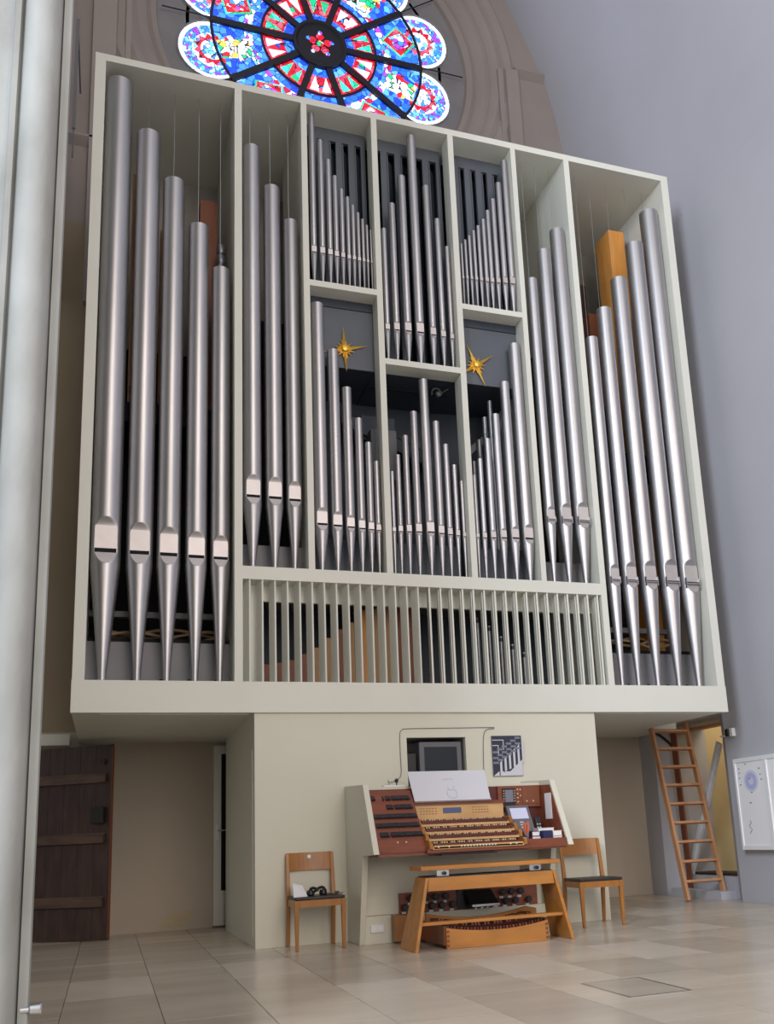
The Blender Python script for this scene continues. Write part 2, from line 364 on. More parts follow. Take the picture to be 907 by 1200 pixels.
# tracery: hub, spokes, ring bars, tie rods
hub = MB().lathe([(0.001, 0.0), (0.36, 0.0), (0.385, -0.03), (0.43, -0.03), (0.44, 0.05)], 48, axis='y', cap=False).build('hub', M['iron'], win)
for i in range(5):
    c = P2(0.125, math.radians(90 + 72 * i))
    MB().lathe([(0.001, -0.012), (0.062, -0.012)], 16, (c[0], 0, c[1]), 'y', False).build('pane', G['red'], win)
for i in range(5):
    c = P2(0.20, math.radians(90 + 72 * i))
    MB().lathe([(0.001, -0.014), (0.036, -0.014)], 12, (c[0], 0, c[1]), 'y', False).build('pane', G['rim'], win)
MB().lathe([(0.001, -0.014), (0.055, -0.014)], 16, (0, 0, 0), 'y', False).build('pane', G['figure'], win)
for k in range(10):
    a = math.radians(36 * k); p, q = P2(0.40, a), P2(1.70, a); q2 = P2(2.40, a)
    MB().bar((p[0], 0.02, p[1]), (q[0], 0.02, q[1]), 0.095, 0.07).build('spoke', M['iron'], win)
    MB().tube([(q[0], -0.02, q[1]), (q2[0], -0.02, q2[1])], 0.011, 6).build('tie_rod', M['iron'], win)
    c = P2(1.74, math.radians(18 + 36 * k)); a0 = math.radians(18 + 36 * k)
    MB().tube([(c[0] + 0.515 * math.cos(a0 - 1.9 + 3.8 * i / 24), 0.03, c[1] + 0.515 * math.sin(a0 - 1.9 + 3.8 * i / 24)) for i in range(25)], 0.018, 6).build('lobe_rim', M['tracery'], win)
def ringbar(r, w): MB().tube([(r * math.cos(2 * math.pi * i / 80), 0.01, r * math.sin(2 * math.pi * i / 80)) for i in range(81)], w, 6).build('ring_bar', M['iron'], win)
ringbar(1.68, 0.024); ringbar(0.92, 0.020)

# ---- right wall rising into the vault, with a doorway at its far end
prof = [(7.65, 2.3), (7.65, 9.2), (7.58, 10.2), (7.44, 11.1), (7.25, 12.0), (7.10, 12.9), (6.83, 13.75), (6.37, 14.8), (5.75, 15.9), (4.95, 16.9), (4.1, 17.7), (3.18, 18.3)]
def smooth_path(p, n=4):
    o = []
    for i in range(len(p) - 1):
        p0, p1, p2, p3 = p[max(i - 1, 0)], p[i], p[i + 1], p[min(i + 2, len(p) - 1)]
        for j in range(n):
            t = j / n
            o.append(tuple(0.5 * (2 * b + (c - a) * t + (2 * a - 5 * b + 4 * c - d) * t * t + (3 * b - a - 3 * c + d) * t ** 3) for a, b, c, d in zip(p0, p1, p2, p3)))
    return o + [p[-1]]
pp = smooth_path(prof[1:], 4)
vb = MB(); n = len(pp)
vb.add([(x, 2.8, z) for x, z in pp] + [(x, -15, z) for x, z in pp] + [(x + 0.4, 2.8, z + 0.2) for x, z in pp] + [(x + 0.4, -15, z + 0.2) for x, z in pp],
       [(i, i + 1, n + i + 1, n + i) for i in range(n - 1)] + [(2 * n + i, 3 * n + i, 3 * n + i + 1, 2 * n + i + 1) for i in range(n - 1)], True)
wr = vb.build('wall_right', M['wallgrey'], recalc=False); struct(wr, 'blue-grey plaster side wall curving up into the vault', 'wall')
MB().box(7.65, 8.4, -15, 0.80, -0.2, 9.2).build('wall_field', M['wallgrey'], wr)
MB().prism([(7.65, 0.80), (7.84, 1.10), (8.4, 1.10), (8.4, 0.80)], 'z', -0.2, 2.30).build('door_reveal', M['wallgrey'], wr)
MB().prism([(7.65, 2.42), (7.80, 2.25), (8.4, 2.25), (8.4, 2.8), (7.65, 2.8)], 'z', -0.2, 2.30).build('door_reveal', M['wallgrey'], wr)
MB().box(7.65, 8.4, 0.80, 2.8, 2.30, 9.2).build('wall_field', M['wallgrey'], wr)
MB().box(7.80, 8.4, 1.10, 2.25, -0.2, 0.27).build('door_sill', M['wallgrey'], wr)
MB().box(7.60, 7.80, 1.15, 2.25, -0.01, 0.10).build('door_step', M['wallgrey'], wr)
MB().box(7.90, 8.3, 1.16, 2.2, 0.268, 0.30).build('sill_shadow_board', M['oldoak'], wr)  # dark board stands in for the shadow on the sill top
pl_ = bpy.data.lights.new('passage_lamp_light', 'POINT'); pl_.energy = 28; pl_.color = (1.0, 0.85, 0.62); pl_.shadow_soft_size = 0.15
plo = bpy.data.objects.new('passage_lamp_light', pl_); COL.objects.link(plo); plo.location = (8.65, 0.9, 2.7)
MB().box(9.0, 9.2, -0.5, 3.6, -0.2, 3.2).build('passage_wall', M['yellowwall'], wr)
MB().box(8.4, 9.1, 2.25, 2.45, -0.2, 3.2).build('passage_wall', M['yellowwall'], wr)
MB().box(7.88, 8.0, 1.10, 2.25, 2.19, 2.23).build('lintel_beam', M['ladder'], wr)

# ---- white door with a dark pane in the back wall, half hidden by the pedestal
d2 = empty('door_2', (1.565, 2.78, 0)); struct(d2, 'white narrow door with a dark glass pane', 'door')
b = MB(); b.box(0, 0.09, -0.05, 0.03, 0.02, 2.16); b.box(0.75, 0.84, -0.05, 0.03, 0.02, 2.16); b.box(0.09, 0.75, -0.05, 0.03, 2.06, 2.16); b.box(0.09, 0.75, -0.05, 0.03, 0.02, 0.42)
b.build('door_frame', M['cream'], d2)
MB().box(0.09, 0.75, -0.02, 0.0, 0.42, 2.06).build('pane', M['screen'], d2)
MB().box(0.03, 0.06, -0.062, -0.05, 1.02, 1.20).build('lock_plate', M['white'], d2)
b = MB(); b.tube([(0.045, -0.05, 1.13), (0.045, -0.10, 1.13), (0.15, -0.10, 1.13)], 0.009, 8); b.build('door_handle', M['steel'], d2)

# ---- unseen wall added to block light from the back corner; the pier ends it
wl = MB().box(-9.0, -0.83, -4.75, -4.35, -0.2, 17.0).build('wall_left_blocker', M['limestone']); struct(wl, 'unseen pale stone wall added to block light, ending in the pier', 'wall')
# ---- stone pier in the foreground
PX = 0.085
pier = empty('stone_pier', (PX, -5.0, 0)); tag(pier, 'white limestone pier with a rounded shaft, beside the organ', 'pillar')
arc = [(-0.125 + 0.078 * math.cos(math.radians(a)), -0.015 + 0.085 * math.sin(math.radians(a))) for a in range(0, -181, -12)]
sec = [(-0.02, 0.35), (0.0, 0.02), (-0.005, 0.0), (-0.038, -0.012), (-0.042, 0.012)] + arc + [(-0.215, 0.0), (-0.222, -0.03), (-0.245, -0.035), (-0.255, 0.0)]
sec2 = [(-0.255, 0.0), (-0.27, 0.02), (-0.50, 0.03), (-0.52, 0.0), (-0.56, -0.02), (-0.75, -0.02), (-0.85, 0.1), (-0.9, 0.5), (-0.3, 0.8)]
b = MB().prism(sec[1:] + sec2 + [(-0.10, 0.62)], 'z', -0.01, 17.0)
for i in range(len(b.sm)): b.sm[i] = True
b.build('pier_shaft', M['limestone'], pier)
b = MB().lathe([(0.004, 0), (0.012, 0.0), (0.012, 0.03), (0.02, 0.035), (0.022, 0.07), (0.018, 0.075)], 16, (-0.03, 0.0, 0.385), 'x')
b.build('door_stop', M['steel'], pier)
rod = tag(MB().box(-0.30, -0.26, 1.5, 1.53, 9.6, 11.2).tube([(-0.28, 1.515, 9.2), (-0.28, 1.515, 9.7)], 0.012, 6).build('hanging_rail', M['greypl']), 'thin dark vertical rail high beside the stone pier', 'rail')
MB().tube([(-0.28, 1.53, 11.15), (-0.28, 2.69, 11.15)], 0.012, 6).build('bracket', M['greypl'], rod)

# ================================================================== ORGAN CASE
case = empty('organ_case', (0, 0, 0)); tag(case, 'large cream painted organ case with compartments and slatted grille', 'organ case')
ZB, ZBT, ZRB, ZRT, ZT1, ZT2 = 2.20, 2.504, 3.545, 3.68, 9.285, 9.367
D1, D2, D3, D4, D5, D6 = (1.474, 1.554), (2.225, 2.292), (3.061, 3.130), (4.026, 4.096), (4.863, 4.926), (5.601, 5.676)
XL, XR, DEP = (0.0, 0.107), (7.040, 7.144), 1.78
def cp(name, x0, x1, y0, y1, z0, z1, mt='cream', bevel=0.0):
    return MB().box(x0, x1, y0, y1, z0, z1).build(name, M[mt], case, bevel)
cp('bottom_beam', -0.004, 7.150, 0, 0.10, ZB, ZBT)
cp('base_platform', 0.0, 7.144, 0.10, DEP, ZB + 0.012, ZB + 0.20)
cp('rear_platform', 0.0, 7.62, DEP, 2.79, ZB + 0.012, ZB + 0.20)
cp('underside_batten', 0.25, 1.62, 0.10, 0.19, ZB - 0.006, ZB + 0.012)
cp('underside_batten', 5.46, 7.05, 0.10, 0.19, ZB - 0.006, ZB + 0.012)
cp('top_board', 0.0, 7.144, 0, DEP, ZT1, ZT2)
cp('outer_stile', *XL, 0, DEP, ZBT, ZT1); cp('outer_stile', *XR, 0, DEP, ZBT, ZT1)
cp('divider', *D1, 0, DEP, ZBT, ZT1); cp('divider', *D6, 0, DEP, ZBT, ZT1)
cp('divider', *D2, 0, 1.2, ZRT, ZT1); cp('divider', *D5, 0, 1.2, ZRT, ZT1)
cp('divider', *D3, 0, 0.20, ZRT, ZT1); cp('divider', *D4, 0, 0.20, ZRT, ZT1)
cp('middle_rail', D1[1], D6[0], 0, 0.30, ZRB, ZRT)
cp('shelf', D2[1], D3[0], 0, 0.22, 6.945, 7.016); cp('shelf', D3[1], D4[0], 0, 0.22, 6.106, 6.176); cp('shelf', D4[1], D5[0], 0, 0.22, 6.941, 7.009)
cp('back_panel', 0.107, 7.04, DEP - 0.04, DEP, ZB + 0.2, ZT1, 'inside')
# dark backs inside: shade of the case depth put into their colour
cp('inner_shade_back', D1[1], D6[0], 1.30, 1.33, ZBT, ZRB, 'dark')
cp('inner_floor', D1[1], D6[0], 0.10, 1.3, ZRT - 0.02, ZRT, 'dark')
cp('grille_head_board', D1[1], D6[0], 0.22, 0.26, ZRB - 0.17, ZRB)
for x0, x1 in (D1, D6): cp('grille_side_lining', x0 - 0.02 if x0 > 3 else x1, x0 if x0 > 3 else x1 + 0.20, 0.22, 0.26, ZBT, ZRB - 0.17)
# upper bays: swell shutters behind the pipes
for (x0, x1) in ((D2[1], D3[0]), (D3[1], D4[0]), (D4[1], D5[0])):
    zb = 6.176 if x0 > 3 and x0 < 4 else 7.01
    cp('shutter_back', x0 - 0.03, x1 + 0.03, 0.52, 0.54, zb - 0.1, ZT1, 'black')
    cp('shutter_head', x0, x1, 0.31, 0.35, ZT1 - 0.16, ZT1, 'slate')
    w = (x1 - x0); nslot = 5
    for i in range(nslot + 1):
        xc = x0 + w * i / nslot
        p = cp('shutter_post', max(x0, xc - 0.048), min(x1, xc + 0.030), 0.31, 0.35, zb, ZT1 - 0.16, 'slate')
        MB().box(min(x1 - .006, xc + 0.030), min(x1, xc + 0.042), 0.295, 0.34, zb, ZT1 - 0.19).build('edge_bead', M['slate'], p)
        if i < nslot:
            xs_ = xc + 0.05
            MB().prism([(xs_, 0.37), (xs_ + 0.10, 0.47), (xs_ + 0.088, 0.482), (xs_ - 0.012, 0.382)], 'z', zb, ZT1 - 0.2).build('shutter_blade', M['dark'], case)
# panels with the stars; dark hollow below them
for (x0, x1) in ((D2[1], D3[0]), (D4[1], D5[0])):
    cp('star_panel', x0, x1, 0.215, 0.235, 6.11, 6.945, 'slate')
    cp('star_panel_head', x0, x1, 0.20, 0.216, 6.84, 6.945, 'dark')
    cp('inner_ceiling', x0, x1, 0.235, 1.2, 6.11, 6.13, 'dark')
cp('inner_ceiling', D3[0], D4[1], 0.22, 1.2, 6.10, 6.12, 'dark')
cp('inner_shade_back', D2[1], D5[0], 1.05, 1.08, ZRT, 6.2, 'dark')
MB().hexa([(2.75, 0.55, 5.75), (3.95, 0.55, 5.25), (3.95, 0.55, 5.10), (2.75, 0.55, 5.60)], [(2.75, 1.0, 6.05), (3.95, 1.0, 5.55), (3.95, 1.0, 5.40), (2.75, 1.0, 5.90)]).build('sloping_duct', M['dark'], case)
MB().hexa([(4.2, 0.45, 5.35), (4.75, 0.45, 5.85), (4.75, 0.45, 5.75), (4.2, 0.45, 5.25)], [(4.2, 0.6, 5.35), (4.75, 0.6, 5.85), (4.75, 0.6, 5.75), (4.2, 0.6, 5.25)]).build('sloping_duct', M['duct'], case)
cp('inner_box', 3.05, 3.35, 0.40, 0.7, 4.9, 5.50, 'duct'); cp('inner_box', 3.0, 3.4, 0.6, 0.9, 5.45, 5.75, 'dark')
# boards behind the pipe feet
for (x0, x1) in ((XL[1], D1[0]), (D6[1], XR[0])):
    bd = cp('foot_board', x0, x1, 0.42, 0.45, ZBT - 0.1, 2.96, 'chest')
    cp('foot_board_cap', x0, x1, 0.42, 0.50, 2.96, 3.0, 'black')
    for i in range(5):
        xc = x0 + (x1 - x0) * (i + 0.62) / 5.1
        MB().lathe([(0.001, 0.0), (0.026, 0.0)], 14, (xc, 0.418, 2.565), 'y', False).build('bolt_hole', M['black'], bd)
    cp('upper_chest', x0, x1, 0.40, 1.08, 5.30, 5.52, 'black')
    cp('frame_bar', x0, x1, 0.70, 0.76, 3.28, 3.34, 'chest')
    cp('inner_shade_back', x0, x1, 1.1, 1.12, ZBT, 6.5, 'black')  # black sheet stands in for the unlit depth behind the tower pipes
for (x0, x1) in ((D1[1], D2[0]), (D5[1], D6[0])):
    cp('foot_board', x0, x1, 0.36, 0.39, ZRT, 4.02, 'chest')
    cp('inner_shade_back', x0, x1, 0.95, 0.97, ZRT, 7.0, 'black')
for (x0, x1) in ((D2[1], D3[0]), (D3[1], D4[0]), (D4[1], D5[0])):
    cp('foot_board', x0, x1, 0.30, 0.32, ZRT, 4.12, 'slate')
# grille slats: turned away from the middle on either side
slat_l = MB().box(-0.009, 0.009, 0.0, 0.115, 0, ZRB - ZBT).mesh('grille_slat', M['cream'])
slat_r = MB().box(-0.009, 0.009, 0.0, 0.115, 0, ZRB - ZBT).box(-0.022, -0.013, 0.03, 0.115, 0, ZRB - ZBT).mesh('grille_slat', M['cream'])
for k in range(32):
    x = 1.626 + 0.1267 * k
    o = bpy.data.objects.new('grille_slat', slat_l if k < 16 else slat_r); COL.objects.link(o); o.parent = case
    o.location = (x, 0.012, ZBT); o.rotation_euler = (0, 0, math.radians(20 if k < 15 else -7))
# pedestal under the case
pl, pr_, PF = 1.668, 5.400, 0.031
NX = (3.212, 3.856); NZ = (1.40, 1.942)
b = MB(); b.box(pl, NX[0], PF, PF + 0.05, 0, ZB + 0.012); b.box(NX[1], pr_, PF, PF + 0.05, 0, ZB + 0.012)
b.box(NX[0], NX[1], PF, PF + 0.05, 0, NZ[0]); b.box(NX[0], NX[1], PF, PF + 0.05, NZ[1], ZB + 0.012)
b.build('pedestal_front', M['pedestal'], case)
cp('pedestal_side', pl, pl + 0.04, PF + 0.05, 2.36, 0, ZB + 0.012, 'pedestal'); cp('pedestal_side', pr_ - 0.04, pr_, PF + 0.05, 2.36, 0, ZB + 0.012, 'pedestal')
cp('pedestal_back', pl + 0.04, pr_ - 0.04, 2.32, 2.36, 0, ZB + 0.012, 'pedestal')
cp('service_door', pl - 0.006, pl, 0.16, 0.95, 0.10, 1.85, 'pedestal')
b = MB(); b.box(NX[0], NX[1], 0.60, 0.62, NZ[0], NZ[1]); b.box(NX[0] - 0.02, NX[0], PF + .05, 0.62, NZ[0], NZ[1]); b.box(NX[1], NX[1] + 0.02, PF + .05, 0.62, NZ[0], NZ[1]); b.box(NX[0], NX[1], PF + .05, 0.62, NZ[1], NZ[1] + 0.02); b.box(NX[0], NX[1], PF + .05, 0.62, NZ[0] - 0.02, NZ[0])
b.build('monitor_niche', M['niche'], case)

# ================================================================== PIPES
RANK = ['tallest', 'second tallest', 'third tallest', 'fourth tallest', 'fifth tallest', 'sixth tallest', 'seventh tallest', 'eighth tallest', 'ninth tallest', 'tenth tallest', 'eleventh tallest']
NUM = {3: 'three', 5: 'five', 6: 'six', 7: 'seven', 9: 'nine', 10: 'ten', 11: 'eleven'}
def organ_pipe(x, yc, r, zm, zt, z0, label, group, ears=False, wire=None, yaw=0.0, big=False):
    t = empty('organ_pipe', (x, yc, z0), yaw); tag(t, label, 'organ pipe', group)
    n = 64 if big else 28
    wm = 0.76 * r                      # half width of the mouth
    kf = math.sqrt(1 - 0.76 ** 2)      # flattened front at -kf*r
    hu, hl, sl = 3.3 * wm, 1.15 * wm, 0.36 * wm
    zm -= z0; zt -= z0
    arch = 1.0 if big else 0.45
    def half(z):                       # half width of the flattened front at height z
        if zm <= z <= zm + hu:
            tt = (zm + hu - z) / (wm * arch); return wm if tt >= 1 else wm * math.sqrt(max(0, 1 - (1 - tt) ** 2))
        if zm - hl <= z < zm:
            k = kf + (1 - kf) * (zm - z) / hl; return r * math.sqrt(max(0, 1 - k * k))
        return 0
    def shell(name, levels, rad):
        vs = []
        for z, rr in levels:
            hw = half(z); kk = math.sqrt(max(0, 1 - (hw / r) ** 2))
            for k in range(n):
                a = 2 * math.pi * k / n; u, w = rr * math.cos(a), rr * math.sin(a)
                if hw > 0 and w < -kk * r: w = -kk * r
                vs.append((u, w, z))
        L = len(levels)
        fs = [(j * n + k, j * n + (k + 1) % n, (j + 1) * n + (k + 1) % n, (j + 1) * n + k) for j in range(L - 1) for k in range(n)]
        return MB().add(vs, fs, True).build(name, M['tin'], t, recalc=False)
    ar = [hu * 1.002] + [hu - wm * arch * q for q in (0.015, 0.05, 0.12, 0.22, 0.36, 0.52, 0.75, 1.0)]
    lv = [(zm, r)] + [(zm + h_, r) for h_ in ar[::-1]] + [(zt, r), (zt, r * 0.955), (zt - 3 * r, r * 0.955)]
    shell('body', lv, r)
    al = [zm - hl + hl * q for q in (0.0, 0.04, 0.12, 0.25, 0.45, 0.7, 0.985)]
    rt = 0.27 * r + 0.003
    shell('foot', [(0.0, rt), (0.10 * (zm - hl), rt * 1.05)] + [(z, r) for z in al] + [(zm, r)], r)
    # flat lips and the dark wind slot between them
    yf = -kf * r
    def plate(name, z_lo, z_hi, mt, up):
        pts = []
        N = 8
        if up:
            pts = [(-wm, z_lo), (wm, z_lo)] + [(wm * math.cos(q * math.pi / 2 / N), z_hi - wm * arch + wm * arch * math.sin(q * math.pi / 2 / N)) for q in range(N + 1)] + [(-wm * math.sin(q * math.pi / 2 / N), z_hi - wm * arch + wm * arch * math.cos(q * math.pi / 2 / N)) for q in range(1, N + 1)]
        else:
            ts = [0.02 + 0.98 * q / 10 for q in range(11)]
            L_ = [(r * math.sqrt(max(0, 1 - (kf + (1 - kf) * t_) ** 2)) * 0.97, -(kf + (1 - kf) * t_) * r, zm - hl * t_) for t_ in ts]
            ring = [(-a_, b_, c_) for a_, b_, c_ in L_] + [q_ for q_ in L_[::-1][1:]]
            m_ = len(ring)
            MB().add([(a_, b_ - 0.004, c_) for a_, b_, c_ in ring] + [(a_, b_ + 0.001, c_) for a_, b_, c_ in ring],
                     [tuple(range(m_)), tuple(range(m_, 2 * m_))[::-1]] + [(q_, (q_ + 1) % m_, m_ + (q_ + 1) % m_, m_ + q_) for q_ in range(m_)]).build(name, M[mt], t)
            return
        MB().prism([(px * 0.97, pz) for px, pz in pts], 'y', yf - 0.004, yf + 0.001).build(name, M[mt], t)
    plate('upper_lip', zm + sl, zm + hu * 0.985, 'lip', True)
    plate('lower_lip', zm - hl * 0.98, zm - sl * 0.1, 'lip', False)
    MB().box(-wm * 0.94, wm * 0.94, yf - 0.006, yf + 0.004, zm - sl * 0.1, zm + sl).build('wind_slot', M['black'], t)
    if ears:
        e = 0.10 * r + 0.006
        for s_ in (-1, 1):
            MB().box(s_ * wm - 0.004, s_ * wm + 0.004, yf - e * 1.6, yf + 0.002, zm - sl * 1.4, zm + sl * 2.4).build('ear', M['tin'], t)
        MB().lathe([(sl * 0.30, -wm), (sl * 0.30, wm)], 10, (0, yf - e, zm + sl * 0.2), 'x').build('roller_beard', M['tin'], t)
    if wire:
        MB().tube([(0, r * 0.93, zt - 0.05), (0, r * 0.93, wire - z0)], 0.0024, 5).build('support_wire', M['steel'], t)
    return t
BAYS = {
 'A': (0.17, ZBT, 'tower beside the white stone pier', [(0.256, .1401, 3.77, 9.16), (0.570, .1260, 3.77, 8.58), (0.845, .1156, 3.77, 8.05), (1.112, .1069, 3.765, 7.545), (1.350, .0970, 3.765, 7.06)]),
 'B': (0.14, ZRT, 'bay next to the pier-side tower', [(1.675, .0955, 4.444, 8.65), (1.901, .0925, 4.444, 8.175), (2.109, .0835, 4.438, 7.785)]),
 'C': (0.11, 7.016, 'top bay above the pier-side gold star', [(2.369, .0361, 7.42, 9.25), (2.467, .0360, 7.42, 8.915), (2.557, .0329, 7.42, 8.672), (2.632, .0306, 7.415, 8.472), (2.706, .0283, 7.415, 8.314), (2.776, .0254, 7.412, 8.226), (2.837, .0241, 7.412, 8.130), (2.896, .0222, 7.41, 8.043), (2.950, .0198, 7.41, 7.970), (2.999, .0169, 7.41, 7.902), (3.044, .0140, 7.41, 7.848)]),
 'D': (0.11, 6.176, 'middle bay straight under the rose window', [(3.202, .0316, 6.585, 7.892), (3.311, .0413, 6.588, 8.243), (3.445, .0482, 6.592, 8.642), (3.590, .0548, 6.592, 9.228), (3.751, .0424, 6.590, 8.574), (3.876, .0362, 6.586, 8.150), (3.985, .0294, 6.580, 7.798)]),
 'E': (0.11, 7.009, 'top bay above the ladder-side gold star', [(4.172, .0150, 7.405, 7.877), (4.225, .0186, 7.407, 7.939), (4.281, .0201, 7.409, 8.005), (4.342, .0217, 7.411, 8.085), (4.406, .0237, 7.411, 8.165), (4.478, .0263, 7.411, 8.266), (4.545, .0284, 7.411, 8.403), (4.625, .0315, 7.414, 8.579), (4.715, .0367, 7.422, 8.825), (4.812, .0405, 7.426, 9.165)]),
 'F': (0.14, ZRT, 'bay next to the ladder-side tower', [(5.094, .0648, 4.442, 7.571), (5.288, .0824, 4.443, 7.995), (5.500, .0945, 4.440, 8.320)]),
 'G': (0.17, ZBT, 'tower above the wooden ladder', [(5.877, .0775, 3.758, 6.902), (6.092, .0929, 3.755, 7.334), (6.351, .1041, 3.755, 7.798), (6.636, .1152, 3.758, 8.352), (6.910, .1215, 3.752, 8.880)]),
 'H': (0.11, ZRT, 'bay of the pier-side gold star', [(2.390, .0745, 4.186, 6.778), (2.558, .0637, 4.184, 6.238), (2.702, .0542, 4.180, 5.804), (2.826, .0463, 4.176, 5.455), (2.930, .0400, 4.172, 5.182), (3.014, .0330, 4.172, 4.971)]),
 'I': (0.11, ZRT, 'bay between the two gold stars', [(3.189, .0227, 4.174, 4.872), (3.262, .0296, 4.177, 5.072), (3.357, .0357, 4.178, 5.310), (3.467, .0427, 4.181, 5.608), (3.601, .0531, 4.184, 6.016), (3.729, .0412, 4.181, 5.519), (3.833, .0344, 4.177, 5.253), (3.925, .0289, 4.173, 5.016), (4.004, .0232, 4.169, 4.829)]),
 'J': (0.11, ZRT, 'bay of the ladder-side gold star', [(4.162, .0235, 4.170, 4.914), (4.245, .0306, 4.168, 5.119), (4.350, .0378, 4.172, 5.374), (4.472, .0455, 4.177, 5.691), (4.614, .0562, 4.180, 6.114), (4.778, .0690, 4.180, 6.624)]),
}
for key, (yc, z0, where, L) in BAYS.items():
    order = sorted(range(len(L)), key=lambda i: -L[i][3])
    for i, (x, r, zm, zt) in enumerate(L):
        rk = order.index(i)
        name = RANK[rk] if rk < len(L) - 1 else 'shortest'
        organ_pipe(x, yc, r, zm, zt, z0, '%s of %s tin pipes in the %s' % (name, NUM[len(L)], where), 'tin pipes in the ' + where,
                   ears=key in 'FG', wire=(ZT1 + 0.0) if key in 'ABFG' else None, big=key in 'ABFGHJ')

# ---- pipes and tubes deeper inside
def wood_pipe(x, y, w, d, z0, z1, mt, label, group=None, rz=0, cap=True):
    t = empty('wooden_pipe', (x, y, z0), rz); tag(t, label, 'wooden pipe', group)
    h = z1 - z0
    MB().box(-w / 2, w / 2, -d / 2, d / 2, 0, h).build('body', M[mt], t, 0.004)
    MB().box(-w * 0.42, w * 0.42, -d / 2 - 0.012, -d / 2, 0.05 * h + 0.02, 0.05 * h + 0.10).build('mouth_cap', M['pine_red'], t)
    if cap: MB().box(-w * 0.30, w * 0.30, -d * 0.30, d * 0.30, h, h + 0.035).build('stopper', M['pine_red'], t)
    return t
wood_pipe(6.78, 0.95, 0.24, 0.36, 2.42, 9.02, 'pine', 'big orange pine pipe behind the tin pipes above the ladder')
wood_pipe(6.56, 1.28, 0.16, 0.2, 2.42, 7.95, 'pine_red', 'dark red-brown wooden pipe next to the big orange pine pipe')
wood_pipe(6.62, 1.58, 0.10, 0.12, 2.42, 8.62, 'oldoak', 'thin black-brown wooden pipe furthest back beside the orange pine pipe')
wood_pipe(0.50, 0.62, 0.16, 0.2, 5.52, 8.35, 'pine_tan', 'tan wooden pipe behind the two tallest pier-side tower pipes')
wood_pipe(0.80, 0.70, 0.14, 0.2, 5.52, 7.75, 'pine_tan', 'shorter tan wooden pipe behind the pier-side tower pipes')
wood_pipe(1.28, 0.95, 0.20, 0.2, 5.52, 8.42, 'pine_red', 'red-brown wooden pipe top showing over the fourth tower pipe')
sp = empty('tuned_metal_pipe', (1.40, 0.62, 5.52)); tag(sp, 'slim grey metal pipe with ringed top in the pier-side tower', 'organ pipe')
MB().lathe([(0.02, 0), (0.045, 1.78), (0.045, 1.98)], 20, cap=False).build('body', M['tintube'], sp)
for i in range(4): MB().lathe([(0.047, 1.66 + 0.13 * i), (0.056, 1.68 + 0.13 * i), (0.056, 1.75 + 0.13 * i), (0.047, 1.77 + 0.13 * i)], 20, cap=False).build('tuning_ring', M['tintube'], sp)
# row of wooden pipes behind the grille, growing towards the middle
GW = [(1.86, 2.78), (2.00, 2.80), (2.13, 2.83), (2.26, 2.90), (2.39, 2.97), (2.52, 3.08), (2.65, 3.18), (2.78, 3.26), (2.92, 3.40), (3.06, 3.42), (3.20, 3.44), (3.34, 3.47), (3.48, 3.49)]
tones = ['pine_red', 'pine_red', 'pine_red', 'pine_red', 'pine_tan', 'pine_tan', 'pine_red', 'pine_tan', 'pine', 'pine_tan', 'pine_tan', 'pine_red', 'pine_red']
ORD = ['shortest', 'second shortest', 'third shortest', 'fourth shortest', 'fifth shortest', 'sixth shortest', 'seventh shortest', 'sixth tallest', 'fifth tallest', 'fourth tallest', 'third tallest', 'second tallest', 'tallest']
for i, (x, zt) in enumerate(GW):
    wood_pipe(x, 0.60, 0.092, 0.13, 2.41, zt, tones[i], '%s wooden pipe of thirteen behind the cream grille slats' % ORD[i], 'wooden pipes behind the grille', cap=False)
GM = [(4.28, 3.36), (4.42, 3.27), (4.56, 3.15), (4.70, 3.06), (4.84, 2.97)]
for i, (x, zt) in enumerate(GM):
    t = empty('capped_metal_pipe', (x, 0.55, 2.41)); tag(t, '%s slim metal pipe of five behind the grille slats' % (['tallest', 'second tallest', 'third tallest', 'fourth tallest', 'shortest'][i]), 'organ pipe', 'slim metal pipes behind the grille')
    h = zt - 2.41
    MB().lathe([(0.012, 0), (0.022, 0.2), (0.022, h)], 16).build('body', M['tintube'], t)
    MB().lathe([(0.027, h - 0.06), (0.027, h - 0.02)], 16).build('cap_band', M['blackpl'], t)
# slim inner pipes behind the ladder-side star bay
for i, (x, zt) in enumerate([(4.30, 5.22), (4.38, 5.50), (4.47, 5.80), (4.55, 6.02)]):
    t = tag(empty('inner_metal_pipe', (x, 0.42, ZRT)), '%s of four dull pipes behind the ladder-side star bay' % (['shortest', 'second shortest', 'second tallest', 'tallest'][i]), 'organ pipe', 'dull inner pipes in the ladder-side star bay')
    h = zt - ZRT
    MB().lathe([(0.010, 0), (0.030, 0.4), (0.030, h)], 16).build('body', M['tintube'], t)
    MB().lathe([(0.034, h - 0.22), (0.034, h - 0.18)], 16).build('cap_band', M['tintube'], t)
# wind hoses
def hose(x0, x1, z, label, n=2):
    t = empty('wind_hose', (x0, 0.62, z)); tag(t, label, 'hose')
    for i in range(n):
        pts = [(u * (x1 - x0), 0.10 * i + 0.04 * math.sin(u * 9 + i), 0.05 * math.sin(u * 7 + i * 1.9) + 0.04 * i) for u in [q / 24 for q in range(25)]]
        MB().tube(pts, 0.017, 8).build('tube', M['hose'], t)
hose(0.25, 1.45, 3.06, 'tan wind hoses behind the pier-side tower pipe feet', 3)
hose(5.95, 6.95, 3.12, 'tan wind hoses behind the ladder-side tower pipe feet', 3)

